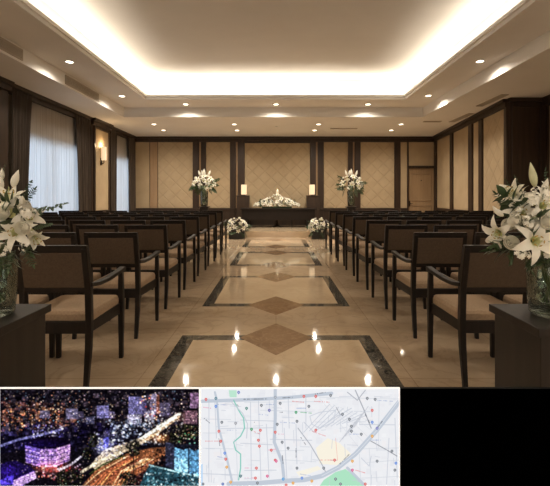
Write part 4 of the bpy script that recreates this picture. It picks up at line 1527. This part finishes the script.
def picture_mesh(name, arr, w, h):
    """grid lying in XZ facing -Y, one flat colour per cell"""
    ny, nx = arr.shape[:2]
    xs = np.linspace(0, w, nx + 1)
    zs = np.linspace(h, 0, ny + 1)
    X_, Z_ = np.meshgrid(xs, zs)
    co = np.stack([X_, np.zeros_like(X_), Z_], -1).reshape(-1, 3)
    i, j = np.mgrid[0:ny, 0:nx]
    a = i * (nx + 1) + j
    q = np.stack([a, a + nx + 1, a + nx + 2, a + 1], -1).reshape(-1)
    me = bpy.data.meshes.new(name)
    me.vertices.add(len(co))
    me.vertices.foreach_set('co', co.reshape(-1))
    nf = nx * ny
    me.loops.add(nf * 4)
    me.loops.foreach_set('vertex_index', q.astype(np.int32))
    me.polygons.add(nf)
    me.polygons.foreach_set('loop_start', np.arange(0, nf * 4, 4, dtype=np.int32))
    me.update(calc_edges=True)
    v = arr.reshape(-1, 3) / 255.0
    v = np.where(v <= .04045, v / 12.92, ((v + .055) / 1.055) ** 2.4)
    colr = np.concatenate([np.repeat(v, 4, axis=0), np.ones((nf * 4, 1))], 1)
    at = me.color_attributes.new('picture', 'FLOAT_COLOR', 'CORNER')
    at.data.foreach_set('color', colr.astype(np.float32).reshape(-1))
    me.materials.append(M['picture'])
    return me


DD = 1.30
U = DD / 408                               # metres per picture unit at the added panels
ZT, ZBOT = 1.2 - (388.6 - 197) * U, 1.2 - (486.4 - 197) * U
def display(x0, x1, label, arr=None):
    w = (x1 - x0) * U
    X0 = (x0 - 276) * U
    t = thing('inset_panel', label, 'screen', (X0 + w / 2, DD, 0), 0, 'added inset picture panels')
    rim = .003
    m = MB()
    m.box(-w / 2, w / 2, .004, .012, ZBOT - .02, ZT)
    m.box(-w / 2 + .03, w / 2 - .03, .012, .045, ZBOT + .0, ZT - .04)
    m.build('housing', 'blackrim', t)
    m = MB()
    z1 = ZT + (rim if arr is not None else .002)
    m.box(-w / 2, w / 2, -.002, .004, ZT, z1)
    m.box(-w / 2, w / 2, -.002, .004, ZBOT - .02, ZBOT)
    e = .002
    m.box(-w / 2, -w / 2 + e, -.002, .004, ZBOT, ZT)
    m.box(w / 2 - e, w / 2, -.002, .004, ZBOT, ZT)
    m.build('rim', 'rim' if arr is not None else 'blackrim', t)
    if arr is not None:
        put('picture', picture_mesh('picture', arr, w - 2 * e, ZT - ZBOT), t, (-w / 2 + e, .002, ZBOT))
    else:
        bx(-w / 2 + e, w / 2 - e, .002, .004, ZBOT, ZT).build('blank_inset_face', 'blankinset', t)
    for s in (-1, 1):
        m = MB()
        m.box(s * w * .3 - .02, s * w * .3 + .02, .012, .037, .012, ZBOT + .01)
        m.box(s * w * .3 - .03, s * w * .3 + .03, -.09, .14, 0, .012)
        m.build('foot', 'blackrim', t)
display(-1, 199.7, 'added glowing panel with inset picture of a lit city at night, left of the map panel', city_picture())
display(200.3, 399.7, 'added glowing panel with inset picture of a pale street map with coloured pins', map_picture())
display(400.2, 552, 'added black panel for the blank inset, right of the map panel')
